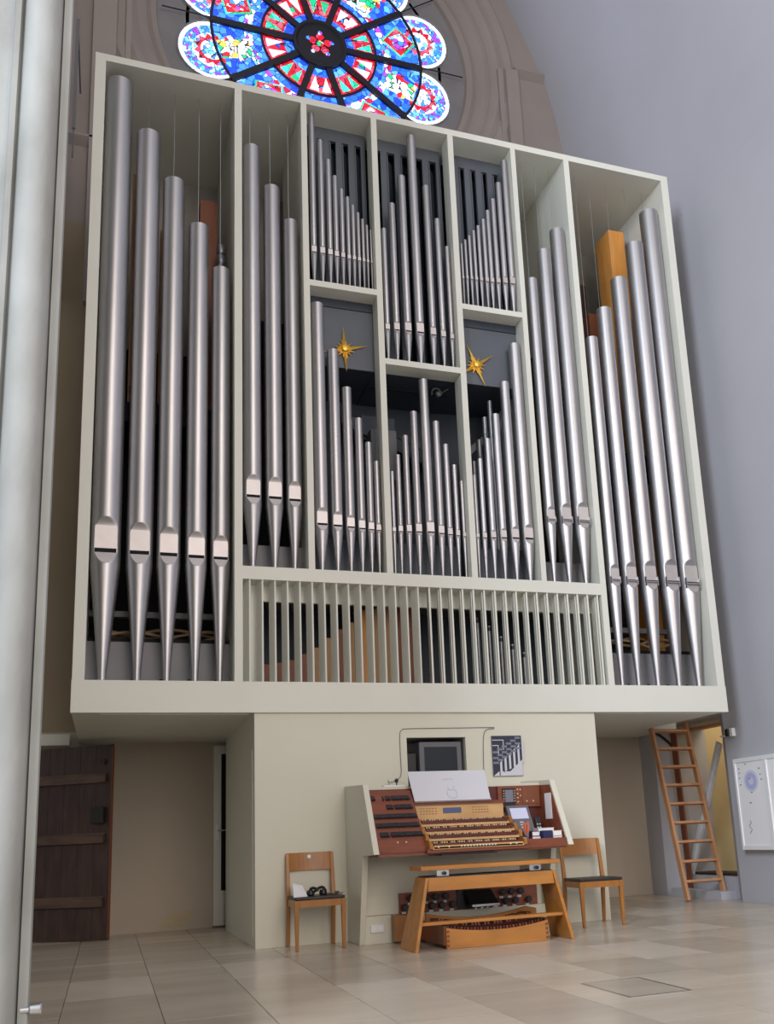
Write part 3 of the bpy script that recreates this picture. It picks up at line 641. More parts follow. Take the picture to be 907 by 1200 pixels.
# ================================================================== STARS
def star(x, z, rot, label):
    t = empty('gold_star', (x, 0.19, z)); tag(t, label, 'star', 'gilded stars in front of the slate panels')
    MB().lathe([(0.001, -0.045), (0.035, -0.035), (0.05, 0.0), (0.035, 0.03), (0.001, 0.035)], 12, axis='y', cap=False).build('boss', M['gold'], t)
    def ray(a, L, w, y=0.0):
        c, s = math.cos(a), math.sin(a)
        vs = [(c * 0.02 - s * w, y, s * 0.02 + c * w), (c * 0.02 + s * w, y, s * 0.02 - c * w), (c * L, y, s * L), (c * 0.03, y - 0.022, s * 0.03), (c * 0.03, y + 0.022, s * 0.03)]
        MB().add(vs, [(0, 2, 3), (1, 3, 2), (0, 4, 2), (1, 2, 4), (0, 3, 1), (0, 1, 4)]).build('ray', M['gold'], t)
    for i in range(4): ray(rot + i * math.pi / 2 + (0.22 if i % 2 else 0), 0.285, 0.026)
    for i in range(12): ray(rot + math.pi / 12 + i * math.pi / 6, 0.11 if i % 2 else 0.125, 0.024)
    MB().tube([(0, 0.0, 0), (0, 0.026, 0)], 0.008, 6).build('axle', M['gold'], t)
star(2.717, 6.331, math.radians(93), 'gold star on the slate panel of the pier-side bay')
star(4.307, 6.345, math.radians(112), 'gold star on the slate panel of the ladder-side bay')
lamp = empty('inner_lamp', (3.86, 0.32, 5.98)); tag(lamp, 'small round dark lamp with a loop of cable above the middle pipes', 'lamp')
MB().lathe([(0.02, 0.03), (0.035, 0.0), (0.03, -0.02), (0.02, -0.01)], 16, axis='y').build('lamp_head', M['duct'], lamp)
MB().tube([(0.06 * math.cos(a) - 0.01, 0.03, 0.02 + 0.07 * math.sin(a)) for a in [math.pi * (1.1 - q / 12 * 1.15) for q in range(13)]], 0.008, 6).build('cable_loop', M['duct'], lamp)
MB().tube([(0.03, 0.02, 0.02), (0.14, 0.03, 0.10)], 0.006, 6).build('cable', M['duct'], lamp)

# ================================================================== CONSOLE
con = empty('organ_console', (0, 0, 0)); tag(con, 'organ console with four manuals, mahogany stop panels and cream cheeks', 'organ console')
CL, CR = (2.55, 2.603), (4.452, 4.507)
def kp(name, x0, x1, y0, y1, z0, z1, mt='cream', parent=None, bevel=0.0):
    return MB().box(x0, x1, y0, y1, z0, z1).build(name, M[mt], parent or con, bevel)
side = [(0.028, 0.0), (-0.39, 0.0), (-0.60, 0.795), (-0.979, 0.81), (-0.664, 1.437), (0.028, 1.465)]
for xx in (CL, CR): MB().prism(side, 'x', *xx).build('side_panel', M['pedestal'], con, 0.004)
lin = [(-0.40, 0.86), (-0.945, 0.83), (-0.665, 1.39), (-0.40, 1.40)]
MB().prism(lin, 'x', CR[0] - 0.008, CR[0]).build('cheek_lining', M['mahogany'], con)
kp('top_shelf', CL[1], CR[0], -0.42, 0.028, 1.40, 1.425, 'pedestal')
kp('back_board', CL[1], CR[0], -0.42, -0.395, 0.80, 1.40, 'mahogany_dark')
kp('bottom_board', CL[1], CR[0], -0.94, -0.39, 0.785, 0.815, 'mahogany')
kp('knee_board', CL[1], CR[0], -0.30, -0.28, 0.24, 0.785, 'pedestal')
kp('plinth', CL[1], CR[0], -0.375, 0.028, 0.0, 0.245, 'pedestal')
kp('knee_panel_trim', CL[1], 2.96, -0.31, -0.30, 0.25, 0.43, 'pedestal')
sk = kp('socket_plate', 2.66, 2.79, -0.392, -0.375, 0.10, 0.17, 'white', None, 0.004)
for i in range(2): MB().lathe([(0.020, -0.0), (0.020, 0.002)], 14, (2.695 + 0.06 * i, -0.395, 0.135), 'y').build('socket', M['paper'], sk)
# left stop panel, sloping from the shelf to the nose
SP0, SP1 = (-0.50, 1.385), (-0.955, 0.815)
stp = MB().hexa([(2.605, SP0[0], SP0[1]), (3.06, SP0[0], SP0[1]), (3.06, SP1[0], SP1[1]), (2.605, SP1[0], SP1[1])],
                [(2.605, -0.42, SP0[1]), (3.06, -0.42, SP0[1]), (3.06, -0.42, SP1[1] + .002), (2.605, -0.42, SP1[1] + .002)]).build('stop_panel', M['mahogany'], con)
nv = Vector((0, -(SP0[1] - SP1[1]), -(SP1[0] - SP0[0]))).normalized(); nv = Vector((0, -abs(nv.y), abs(nv.z)))
def on_panel(x, t, lift=0.0):
    p = Vector((x, SP0[0] + (SP1[0] - SP0[0]) * t, SP0[1] + (SP1[1] - SP0[1]) * t)); return p + nv * lift
def tabs(x0, x1, t, pitch=0.021):
    b = MB(); n_ = max(1, int(round((x1 - x0) / pitch)))
    for i in range(n_):
        a, c = x0 + (x1 - x0) * i / n_ + 0.0015, x0 + (x1 - x0) * (i + 1) / n_ - 0.0015
        b.hexa([on_panel(a, t - 0.042, 0), on_panel(c, t - 0.042, 0), on_panel(c, t + 0.042, 0), on_panel(a, t + 0.042, 0)],
               [on_panel(a, t - 0.038, 0.006), on_panel(c, t - 0.038, 0.006), on_panel(c, t + 0.036, 0.022), on_panel(a, t + 0.036, 0.022)])
    stuff(b.build('stop_tabs', M['tabs'], stp))
for (x0, x1, t) in ((2.65, 2.69, 0.13), (2.76, 2.775, 0.13), (2.79, 2.84, 0.13), (2.85, 3.03, 0.13), (2.78, 2.845, 0.28), (2.86, 3.03, 0.28), (2.64, 3.05, 0.43), (2.64, 3.05, 0.575), (2.655, 2.74, 0.72), (2.755, 3.055, 0.72)): tabs(x0, x1, t)
for x in (2.80, 2.88): MB().lathe([(0.008, 0), (0.006, 0.006)], 10, on_panel(x, 0.84, 0.0) + Vector((0, -0.008, 0.0)), 'y').build('piston', M['ivory'], stp)
MB().hexa([on_panel(2.61, 0.90, 0), on_panel(2.70, 0.90, 0), on_panel(2.70, 0.985, 0), on_panel(2.61, 0.985, 0)], [on_panel(2.61, 0.90, 0.004), on_panel(2.70, 0.90, 0.004), on_panel(2.70, 0.985, 0.004), on_panel(2.61, 0.985, 0.004)]).build('corner_plate', M['pine_red'], stp)
# name board with lcd, music desk
nb = kp('name_board', 3.075, 3.985, -0.56, -0.52, 1.10, 1.235, 'beech_light')
MB().box(3.36, 3.545, -0.566, -0.56, 1.155, 1.205).build('lcd', M['lcd'], nb)
b = MB()
for i in range(6):
    for j in range(3): b.box(3.13 + 0.03 * i, 3.145 + 0.03 * i, -0.562, -0.56, 1.15 + 0.025 * j, 1.156 + 0.025 * j); b.box(3.66 + 0.03 * i, 3.675 + 0.03 * i, -0.562, -0.56, 1.15 + 0.025 * j, 1.156 + 0.025 * j)
stuff(b.build('button_row', M['pine_red'], nb))
kp('name_board_rail', 3.06, 4.0, -0.58, -0.42, 1.235, 1.262, 'mahogany')
def desk_pt(u, v, lift=0.0):
    x = 3.068 + u * 0.772 + v * (-0.016 + u * 0.026); return Vector((x, -0.60 + 0.15 * v - 0.9 * lift, 1.258 + 0.300 * v + 0.44 * lift))
md = MB().hexa([desk_pt(0, 0, .008), desk_pt(1, 0, .008), desk_pt(1, 1, .008), desk_pt(0, 1, .008)], [desk_pt(0, 0), desk_pt(1, 0), desk_pt(1, 1), desk_pt(0, 1)]).build('music_desk', M['acrylic'], con)
MB().hexa([desk_pt(0, 0.0, .03), desk_pt(1, 0.0, .03), desk_pt(1, 0.02, .03), desk_pt(0, 0.02, .03)], [desk_pt(0, 0.0, .008), desk_pt(1, 0.0, .008), desk_pt(1, 0.02, .008), desk_pt(0, 0.02, .008)]).build('desk_lip', M['acrylic'], md)
b = MB()
for L_ in ([(.42, .70), (.44, .74), (.46, .69), (.47, .74)], [(.49, .74), (.49, .70)], [(.51, .70), (.53, .75), (.55, .70)], [(.44, .22), (.46, .12), (.52, .10), (.57, .15), (.56, .34), (.50, .38), (.45, .36), (.44, .22)], [(.47, .36), (.47, .50)], [(.54, .36), (.55, .50)]):
    b.tube([desk_pt(u, v, .009) for u, v in L_], 0.0016, 5)
b.build('pencil_sketch', M['ink'], md)
# four manuals
MY = [-0.70, -0.81, -0.91, -1.01]; MZ = [1.088, 1.018, 0.955, 0.882]
pat = [1, 1, 0, 1, 1, 1, 0]
for q in range(4):
    y0, z = MY[q], MZ[q]; x0, x1 = 3.10, 3.965
    base = kp('manual', x0 - 0.012, x1 + 0.012, y0 + 0.012, y0 + 0.20, z - 0.045, z - 0.020, 'beech_light')
    kp('key_slip', x0 - 0.012, x1 + 0.012, y0 - 0.004, y0 + 0.012, z - 0.054, z - 0.034, 'beech_light', base)
    nk = 36; kw = (x1 - x0) / nk; b = MB(); s = MB()
    for i in range(nk):
        b.box(x0 + kw * i + 0.0008, x0 + kw * (i + 1) - 0.0008, y0, y0 + 0.15, z - 0.032, z)
        if pat[i % 7] and i < nk - 1:
            xc = x0 + kw * (i + 1); s.hexa([(xc - .0055, y0 + .05, z), (xc + .0055, y0 + .05, z), (xc + .0055, y0 + .16, z), (xc - .0055, y0 + .16, z)], [(xc - .0042, y0 + .056, z + .013), (xc + .0042, y0 + .056, z + .013), (xc + .0042, y0 + .16, z + .013), (xc - .0042, y0 + .16, z + .013)])
    stuff(b.build('natural_keys', M['mahogany_dark'], base)); stuff(s.build('sharp_keys', M['ivory'], base))
    for xa in (x0 - 0.045, x1 + 0.012):
        MB().prism([(y0 - 0.012, z - 0.05), (y0 - 0.012, z - 0.008), (y0 + 0.02, z + 0.018), (y0 + 0.16, z + 0.018), (y0 + 0.16, z - 0.05)], 'x', xa, xa + 0.033).build('key_cheek', M['beech'], base, 0.004)
    kp('riser', x0 - 0.045, x1 + 0.045, y0 + 0.15, y0 + 0.17, z - 0.04, z + 0.05, 'mahogany_dark', base)
ks = kp('lower_key_slip', 3.04, 4.03, -1.00, -0.94, 0.800, 0.835, 'mahogany')
b = MB()
for i in range(12): b.lathe([(0.007, 0), (0.007, 0.006)], 8, (3.36 + 0.03 * i, -1.020, 0.848), 'y')
for x in (3.14, 3.24, 3.84, 3.90): b.lathe([(0.007, 0), (0.007, 0.006)], 8, (x, -1.020, 0.848), 'y')
stuff(b.build('thumb_pistons', M['white'], ks))
kp('slip_front', 3.10, 3.965, -1.014, -1.00, 0.834, 0.862, 'beech_light', ks)
kp('pull_out_tray', 3.18, 3.72, -0.98, -0.60, 0.772, 0.783, 'blackpl')
# right-hand recess
kp('recess_floor', 4.0, CR[0], -0.94, -0.42, 0.815, 0.845, 'mahogany_dark'); kp('recess_front_rail', 4.0, CR[0] - .008, -0.955, -0.935, 0.80, 0.880, 'mahogany')
pn = kp('control_panel', 3.985, 4.44, -0.45, -0.42, 1.19, 1.395, 'mahogany')
sc = MB().box(4.03, 4.165, -0.462, -0.45, 1.215, 1.375).build('display_unit', M['blackpl'], pn); MB().box(4.055, 4.14, -0.466, -0.462, 1.24, 1.36).build('display_screen', M['printmid'], pn)
b = MB()
for i in range(5):
    for x in (4.04, 4.155): b.box(x - .005, x + .005, -0.466, -0.462, 1.245 + 0.025 * i, 1.255 + 0.025 * i)
for (x, z) in ((4.195, 1.36), (4.195, 1.32), (4.195, 1.28), (4.195, 1.24), (4.225, 1.36), (4.225, 1.30), (4.29, 1.245), (4.36, 1.245)): b.lathe([(0.008, -0.008), (0.008, 0)], 10, (x, -0.45, z), 'y')
stuff(b.build('buttons', M['ivory'], pn))
MB().box(4.245, 4.43, -0.455, -0.45, 1.22, 1.385).build('inlay_plate', M['pine_red'], pn)
tb = MB().hexa([(4.03, -0.66, 0.95), (4.265, -0.66, 0.95), (4.265, -0.52, 1.20), (4.03, -0.52, 1.20)], [(4.03, -0.62, 0.94), (4.265, -0.62, 0.94), (4.265, -0.48, 1.19), (4.03, -0.48, 1.19)]).build('touch_panel', M['greypl'], con)
def tbp(u, v, l=0.004): return (4.03 + 0.235 * u, -0.66 + 0.14 * v - l, 0.95 + 0.25 * v + l * .5)
MB().add([tbp(.12, .48), tbp(.88, .48), tbp(.88, .90), tbp(.12, .90)], [(0, 1, 2, 3)]).build('touch_screen', M['bluepale'], tb)
b = MB()
for i in range(3): b.add([tbp(.42, .12 + .1 * i), tbp(.58, .12 + .1 * i), tbp(.58, .17 + .1 * i), tbp(.42, .17 + .1 * i)], [(0, 1, 2, 3)])
b.build('touch_buttons', M['printlight'], tb)
kp('touch_panel_base', 4.02, 4.29, -0.66, -0.48, 0.845, 0.95, 'blackpl')
ps = MB().box(CR[0] - 0.012, CR[0] - 0.008, -0.69, -0.55, 1.06, 1.31).build('taped_note', M['paper'], con)
# toe board with knobs, swell pedal
tbx = kp('toe_board', 2.96, 4.385, -0.345, -0.30, 0.248, 0.432, 'mahogany')
for (x, z) in [(3.06, .385), (3.00, .305), (3.15, .305), (3.22, .385), (3.31, .385), (3.41, .385), (3.27, .305), (3.37, .305), (3.48, .305), (4.00, .385), (4.09, .385), (4.19, .385), (3.79, .30), (3.94, .30), (4.03, .30), (4.13, .30), (4.27, .30)]:
    k = MB().lathe([(0.012, 0), (0.012, -0.03), (0.030, -0.036), (0.032, -0.055), (0.026, -0.062)], 16, (x, -0.345, z), 'y').build('toe_piston', M['blackpl'], tbx)
    MB().box(x - 0.02, x + 0.02, -0.349, -0.345, z - 0.062, z - 0.042).build('name_tag', M['paper'], k)
kp('swell_pedal_box', 3.535, 3.75, -0.36, -0.33, 0.25, 0.44, 'blackpl', tbx)
MB().hexa([(3.62, -0.52, 0.29), (3.90, -0.52, 0.29), (3.88, -0.38, 0.42), (3.60, -0.38, 0.42)], [(3.62, -0.50, 0.27), (3.90, -0.50, 0.27), (3.88, -0.36, 0.40), (3.60, -0.36, 0.40)]).build('swell_shoe', M['blackpl'], tbx)
MB().box(3.62, 3.90, -0.535, -0.515, 0.275, 0.296).build('shoe_edge', M['steel'], tbx)
for x in (3.66, 3.72, 3.78, 3.84): MB().lathe([(0.008, 0), (0.008, -0.02)], 8, (x, -0.50, 0.262), 'y').build('shoe_stud', M['steel'], tbx)

# ---- pedalboard
pb = empty('pedalboard', (3.58, -0.80, 0)); tag(pb, 'beech pedalboard with dark red pedals under the console', 'pedalboard')
def conc(x, base, dip): u = (x) / 0.48; return base - dip * (1 - u * u)
N = 16; xs_ = [-0.48 + 0.96 * i / N for i in range(N + 1)]
MB().prism([(-0.48, 0.0), (0.48, 0.0)] + [(x, conc(x, 0.175, 0.045)) for x in xs_[::-1]], 'y', -0.43, -0.40).build('front_board', M['bench'], pb, 0.003)
for s_ in (-1, 1):
    MB().box(s_ * 0.48 - 0.014, s_ * 0.48 + 0.014, -0.40, 0.36, 0.03, 0.19).build('side_board', M['mahogany'], pb)
    for i in range(4): MB().box(s_ * 0.466 - 0.012, s_ * 0.466 + 0.012, -0.4335, -0.43, 0.02 + i * 0.038, 0.04 + i * 0.038).build('dovetail', M['mahogany'], pb)
MB().prism([(-0.48, 0.02), (0.62, 0.02), (0.62, 0.24)] + [(x, 0.262 - 0.06 * (1 - ((x - 0.02) / 0.5) ** 2)) for x in [0.52, 0.4, 0.25, 0.1, -0.05, -0.2, -0.35, -0.48]], 'y', 0.10, 0.135).build('back_board', M['bench'], pb)
MB().box(-0.72, -0.49, 0.28, 0.40, 0.02, 0.25).build('end_block', M['beech'], pb, 0.003)
for i in range(30):
    x = -0.445 + 0.89 * i / 29; sharp = pat[(i) % 7]
    zt = conc(x, 0.208, 0.045)
    k = MB().box(x - 0.010, x + 0.010, -0.38, 0.10, zt - 0.05, zt - 0.012).build('pedal_key', M['mahogany_dark'] if i % 2 else M['mahogany'], pb)
    if sharp: MB().hexa([(x + 0.005, -0.14, zt - .012), (x + 0.025, -0.14, zt - .012), (x + 0.025, 0.10, zt - .012), (x + 0.005, 0.10, zt - .012)], [(x + 0.005, -0.12, zt + .03), (x + 0.025, -0.12, zt + .03), (x + 0.025, 0.10, zt + .02), (x + 0.005, 0.10, zt + .02)]).build('raised_pedal', M['mahogany'], k)
for x, y in ((-0.40, -0.41), (0.36, -0.41)): MB().lathe([(0.015, -0.0), (0.015, 0.012)], 10, (x, y, -0.001)).build('foot_pad', M['blackpl'], pb)

# ---- bench
bn = empty('organ_bench', (3.54, -1.10, 0)); tag(bn, 'beech organ bench with splayed panel legs and raised seat board', 'bench')
MB().box(-0.655, 0.665, -0.16, 0.17, 0.658, 0.694).build('seat_board', M['bench'], bn, 0.006)
MB().hexa([(-0.60, -0.155, 0.486), (0.60, -0.155, 0.486), (0.585, -0.155, 0.598), (-0.585, -0.155, 0.598)], [(-0.60, -0.125, 0.486), (0.60, -0.125, 0.486), (0.585, -0.125, 0.598), (-0.585, -0.125, 0.598)]).build('front_rail', M['bench'], bn, 0.003)
MB().box(-0.585, 0.585, 0.12, 0.15, 0.50, 0.598).build('back_rail', M['bench'], bn, 0.003)
MB().box(-0.58, 0.58, -0.15, 0.15, 0.598, 0.607).build('top_plate', M['leather'], bn)
for s_ in (-1, 1):
    xt, xb = (s_ * 0.585, s_ * 0.715); th = s_ * 0.03
    leg = MB()
    leg.hexa([(xt, -0.157, 0.60), (xt, 0.13, 0.60), (xb, 0.25, 0.0), (xb, -0.19, 0.0)], [(xt + th, -0.157, 0.60), (xt + th, 0.13, 0.60), (xb + th, 0.25, 0.0), (xb + th, -0.19, 0.0)])
    leg.build('leg', M['bench'], bn, 0.003)
    ad = MB().box(s_ * 0.44 - 0.055, s_ * 0.44 + 0.055, -0.11, 0.11, 0.607, 0.658).build('height_adjuster', M['steel'], bn)
    MB().lathe([(0.016, 0), (0.016, -0.03)], 12, (s_ * 0.44 + 0.01, -0.11, 0.63), 'y').build('knob', M['blackpl'], ad)
MB().box(-0.67, 0.67, -0.14, -0.04, 0.205, 0.232).build('foot_rest', M['bench'], bn, 0.004)

# ================================================================== CHAIRS
def chair(x, y, rz, label):
    t = empty('wooden_chair', (x, y, 0), rz); tag(t, label, 'chair', 'beech chairs beside the console')
    w, dth = 0.215, 0.20
    for s_ in (-1, 1):
        MB().hexa([(s_ * w - .016 - .002 * s_, -dth - .012, 0), (s_ * w + .010 - .002 * s_, -dth - .012, 0), (s_ * w + .010 - .002 * s_, -dth + .014, 0), (s_ * w - .016 - .002 * s_, -dth + .014, 0)],
                  [(s_ * w - .024, -dth - .022, .435), (s_ * w + .020, -dth - .022, .435), (s_ * w + .020, -dth + .022, .435), (s_ * w - .024, -dth + .022, .435)]).build('leg', M['beech'], t, 0.004)
        MB().hexa([(s_ * w - .016, dth + .03, 0), (s_ * w + .014, dth + .03, 0), (s_ * w + .014, dth + .055, 0), (s_ * w - .016, dth + .055, 0)],
                  [(s_ * w - .020, dth - .02, .45), (s_ * w + .018, dth - .02, .45), (s_ * w + .018, dth + .02, .45), (s_ * w - .020, dth + .02, .45)]).build('leg', M['beech'], t, 0.003)
        MB().hexa([(s_ * w - .020, dth - .02, .45), (s_ * w + .018, dth - .02, .45), (s_ * w + .018, dth + .02, .45), (s_ * w - .020, dth + .02, .45)],
                  [(s_ * w - .014, dth + .045, .845), (s_ * w + .016, dth + .045, .845), (s_ * w + .016, dth + .068, .845), (s_ * w - .014, dth + .068, .845)]).build('back_post', M['beech'], t, 0.003)
        MB().box(s_ * w - .010, s_ * w + .010, -dth + .02, dth - .02, .375, .435).build('side_apron', M['beech'], t)
    MB().box(-w + .02, w - .02, -dth - .012, -dth + .010, .375, .435).build('front_apron', M['beech'], t)
    MB().box(-w + .02, w - .02, dth - .01, dth + .010, .375, .435).build('rear_apron', M['beech'], t)
    MB().box(-w - .012, w + .012, -dth - .022, dth - .005, .437, .462).build('seat_pad', M['leather'], t, 0.008)
    b = MB(); n_ = 10
    def bk(u, z, th): return (u * (w + .004), dth + .035 + (z - .68) * .13 + .028 * (1 - u * u) + th, z)
    for th in (0.0, 0.018):
        b.add([bk(-1 + 2 * i / n_, z, th) for z in (.685, .85) for i in range(n_ + 1)], [])
    k = n_ + 1; fs = []
    for i in range(n_):
        fs += [(i, i + 1, k + i + 1, k + i), (2 * k + i, 3 * k + i, 3 * k + i + 1, 2 * k + i + 1), (i, 2 * k + i, 2 * k + i + 1, i + 1), (k + i, k + i + 1, 3 * k + i + 1, 3 * k + i)]
    fs += [(0, k, 3 * k, 2 * k), (k - 1, 3 * k - 1, 4 * k - 1, 2 * k - 1)]
    b.f += [tuple(f) for f in fs]; b.sm += [False] * len(fs); b.mi += [0] * len(fs)
    b.build('backrest', M['beech'], t)
    return t
c1 = chair(2.18, -0.255, 0, 'beech chair holding black cables, against the pedestal')
MB().lathe([(0.018, -0.003), (0.018, 0.0)], 16, (0.0, 0.20 + .035 + .028 + .0125 - .003, 0.81), 'y').build('round_sticker', M['paper'], c1)
chair(5.00, -0.36, math.radians(-3), 'beech chair with empty black seat, between console and ladder')
cb = empty('headphones', (2.255, -0.27, 0.463)); tag(cb, 'black headphones and cables lying on the chair seat', 'headphones')
MB().tube([(0.07 * math.cos(a) - 0.06, 0.05 * math.sin(a), 0.045 + 0.025 * math.sin(a * 2)) for a in [q * math.pi / 8 for q in range(13)]], 0.014, 8).build('headband', M['blackpl'], cb)
for x, y in ((-0.13, -0.02), (0.0, 0.03)): MB().lathe([(0.03, 0), (0.038, 0.012), (0.034, 0.045), (0.02, 0.05)], 14, (x, y, 0.0)).build('ear_cup', M['blackpl'], cb)
MB().tube([(0.02 + 0.009 * q, -0.05 + 0.045 * math.sin(q * 0.8), 0.009 + 0.004 * math.sin(q * 1.7) ** 2) for q in range(18)], 0.006, 6).build('cable', M['greypl'], cb)
MB().box(0.12, 0.16, 0.06, 0.09, 0.0, 0.022).build('plug', M['blackpl'], cb)
pa = MB().hexa([(-0.10, -0.16, 0.0), (0.035, -0.12, 0.0), (0.03, 0.10, 0.085), (-0.06, 0.08, 0.11)], [(-0.10, -0.16, 0.004), (0.035, -0.12, 0.004), (0.03, 0.10, 0.089), (-0.06, 0.08, 0.114)]).build('paper_sheet', M['paper'])
pa.location = (2.045, -0.26, 0.464); tag(pa, 'white curled sheet of paper on the chair seat', 'paper')

# ================================================================== THINGS ON THE CONSOLE
mc = empty('microphone', (2.93, -0.46, 1.426)); tag(mc, 'small black microphone on a flat pale base, on the console', 'microphone')
mc.location = (2.93, -0.36, 1.426)
MB().box(-0.10, 0.11, -0.04, 0.04, 0.0, 0.014).build('base', M['white'], mc, 0.004)
MB().tube([(0.04, 0, 0.012), (0.04, 0, 0.04)], 0.006, 8).build('stem', M['blackpl'], mc)
MB().lathe([(0.004, -0.022), (0.017, -0.012), (0.019, 0.004), (0.012, 0.018), (0.003, 0.022)], 14, (0.04, 0, 0.058)).build('head', M['blackpl'], mc)
cable = tag(MB().tube(smooth_path([(2.90, -0.34, 1.45), (2.93, -0.20, 1.50), (3.00, -0.02, 1.49), (3.06, 0.016, 1.505), (3.135, 0.022, 1.56), (3.138, 0.024, 1.75), (3.140, 0.024, 1.97), (3.165, 0.024, 2.02), (3.22, 0.024, 2.032), (3.60, 0.024, 2.036), (4.19, 0.024, 2.040)], 5), 0.0035, 6).build('wall_cable', M['greypl']), 'thin grey cable clipped over the monitor niche', 'cable')
cable2 = tag(MB().tube(smooth_path([(4.19, 0.022, 2.028), (4.10, 0.022, 2.015), (4.06, 0.022, 1.94), (4.045, 0.022, 1.7), (4.04, 0.022, 1.47)], 5), 0.0035, 6).build('wall_cable', M['greypl']), 'thin grey cable hanging beside the black and white picture', 'cable')
mo = empty('monitor', (3.60, 0.16, NZ[0])); tag(mo, 'grey monitor with dark screen inside the pedestal niche', 'monitor')
MB().box(-0.235, 0.235, -0.06, 0.06, 0.10, 0.505).build('housing', M['greypl'], mo, 0.01)
MB().box(-0.18, 0.18, -0.065, -0.060, 0.19, 0.45).build('screen', M['screen'], mo)
MB().box(-0.13, -0.08, -0.064, -0.060, 0.145, 0.162).build('badge', M['paper'], mo)
MB().box(-0.08, 0.08, -0.03, 0.05, 0.0, 0.125).build('foot', M['greypl'], mo)
bxx = tag(MB().box(3.225, 3.345, 0.16, 0.34, NZ[0], 1.79).box(3.235, 3.335, 0.155, 0.16, 1.60, 1.66).build('equipment_box', M['blackpl']), 'black electronic box beside the monitor in the niche', 'device')
pic = empty('wall_picture', (4.32, 0.028, 1.525)); tag(pic, 'black and white photograph of repeating posts hung on the pedestal', 'picture')
MB().box(-0.175, 0.165, -0.014, 0.0, 0, 0.425).build('board', M['printmid'], pic)
b = MB(); y_ = -0.0155
def pq(x0, z0, x1, z1, sl=0.0, mi=0): b.add([(x0, y_ - 0.0004 * mi, z0), (x1, y_ - 0.0004 * mi, z0 + sl), (x1, y_ - 0.0004 * mi, z1 + sl), (x0, y_ - 0.0004 * mi, z1)], [(0, 1, 2, 3)], False, mi)
pq(-0.173, 0.002, 0.163, 0.423, 0, 0)
b.add([(-0.173, y_ - .0002, 0.004), (0.163, y_ - .0002, 0.004), (0.163, y_ - .0002, 0.17), (0.02, y_ - .0002, 0.05), (-0.11, y_ - .0002, 0.05)], [(0, 1, 2, 3, 4)], False, 2)
for i in range(6):
    x = -0.10 + 0.052 * i; zt = 0.30 + 0.03 * i
    b.add([(x + 0.006, y_ - .0003, 0.03 + 0.02 * i), (x + 0.030, y_ - .0003, 0.04 + 0.02 * i), (x + 0.030, y_ - .0003, 0.17 + 0.042 * i), (x + 0.006, y_ - .0003, 0.14 + 0.042 * i)], [(0, 1, 2, 3)], False, 2)
    pq(x - 0.006, 0.006 + 0.035 * i, x + 0.005, min(0.42, zt), 0, 1)
    for zz in (0.06, 0.12, 0.17): pq(max(-0.17, x - 0.07), zt - zz, x - 0.008, zt - zz + 0.022, 0, 3)
for zt, x1 in ((0.318, -0.10), (0.375, -0.04)): pq(-0.17, zt, x1, zt + 0.008, 0, 2); pq(x1 - 0.008, zt - 0.10, x1, zt, 0, 2)
b.build('print', [M['printdark'], M['printdark'], M['printlight'], M['printmid']], pic, recalc=False)
def book(x0, x1, y0, y1, z0, z1, mt, label, pages=True):
    t = empty('book', ((x0 + x1) / 2, (y0 + y1) / 2, z0)); tag(t, label, 'book', 'books on the console recess')
    w, dp, h = (x1 - x0) / 2, (y1 - y0) / 2, z1 - z0; e = min(0.004, h * 0.15)
    b = MB(); b.box(-w, w, -dp, dp, 0, e); b.box(-w, w, -dp, dp, h - e, h); b.box(-w, -w + e, -dp, dp, e, h - e); b.build('cover', M[mt], t)
    MB().box(-w + e, w - e, -dp + .003, dp - .003, e, h - e).build('pages', M['paper'], t)
ZS = 0.846
book(4.135, 4.225, -0.86, -0.72, ZS, ZS + 0.055, 'red', 'dark red book at the pencil cup')
book(4.14, 4.22, -0.85, -0.72, ZS + 0.056, ZS + 0.10, 'printdark', 'dark small book on the dark red book')
book(4.23, 4.40, -0.80, -0.68, ZS, ZS + 0.13, 'pink', 'thick pink book behind the navy box')
bx2 = tag(MB().box(4.235, 4.325, -0.90, -0.82, ZS, ZS + 0.10).box(4.238, 4.322, -0.898, -0.822, ZS + 0.10, ZS + 0.104).build('navy_box', M['navy']), 'small navy blue box in front of the pink book', 'box')
book(4.335, 4.432, -0.90, -0.82, ZS, ZS + 0.05, 'creamcard', 'lower of two cream books beside the navy box')
book(4.335, 4.430, -0.90, -0.82, ZS + 0.052, ZS + 0.10, 'creamcard', 'upper of two cream books beside the navy box')
cup = empty('pencil_cup', (4.115, -0.84, ZS)); tag(cup, 'clear grey cup full of coral pencils on the console', 'pencil cup')
cup.location = (4.105, -0.80, ZS)
MB().lathe([(0.018, 0), (0.026, 0.085), (0.024, 0.085), (0.016, 0.004)], 16, cap=False).build('cup', M['printmid'], cup)
for i in range(6):
    a = i * 1.05; MB().tube([(0.010 * math.cos(a), 0.010 * math.sin(a), 0.006), (0.030 * math.cos(a), 0.02 * math.sin(a), 0.17 + 0.012 * (i % 3))], 0.0055, 6).build('pencil', M['coral'], cup)
ph = empty('telephone', (4.335, -0.60, ZS)); tag(ph, 'black cordless telephone standing behind the books', 'telephone')
MB().box(-0.04, 0.04, -0.04, 0.04, 0, 0.08).build('cradle', M['blackpl'], ph, 0.006)
MB().hexa([(-.03, -.025, .08), (.03, -.025, .08), (.03, .0, .08), (-.03, .0, .08)], [(-.03, .015, .24), (.03, .015, .24), (.03, .04, .24), (-.03, .04, .24)]).build('handset', M['blackpl'], ph, 0.006)
b = MB()
for i in range(4):
    for j in range(2): b.box(-0.022 + 0.026 * j, -0.008 + 0.026 * j, -0.024 + 0.01 * i, -0.020 + 0.01 * i, 0.10 + 0.03 * i, 0.112 + 0.03 * i)
stuff(b.build('keypad', M['white'], ph))
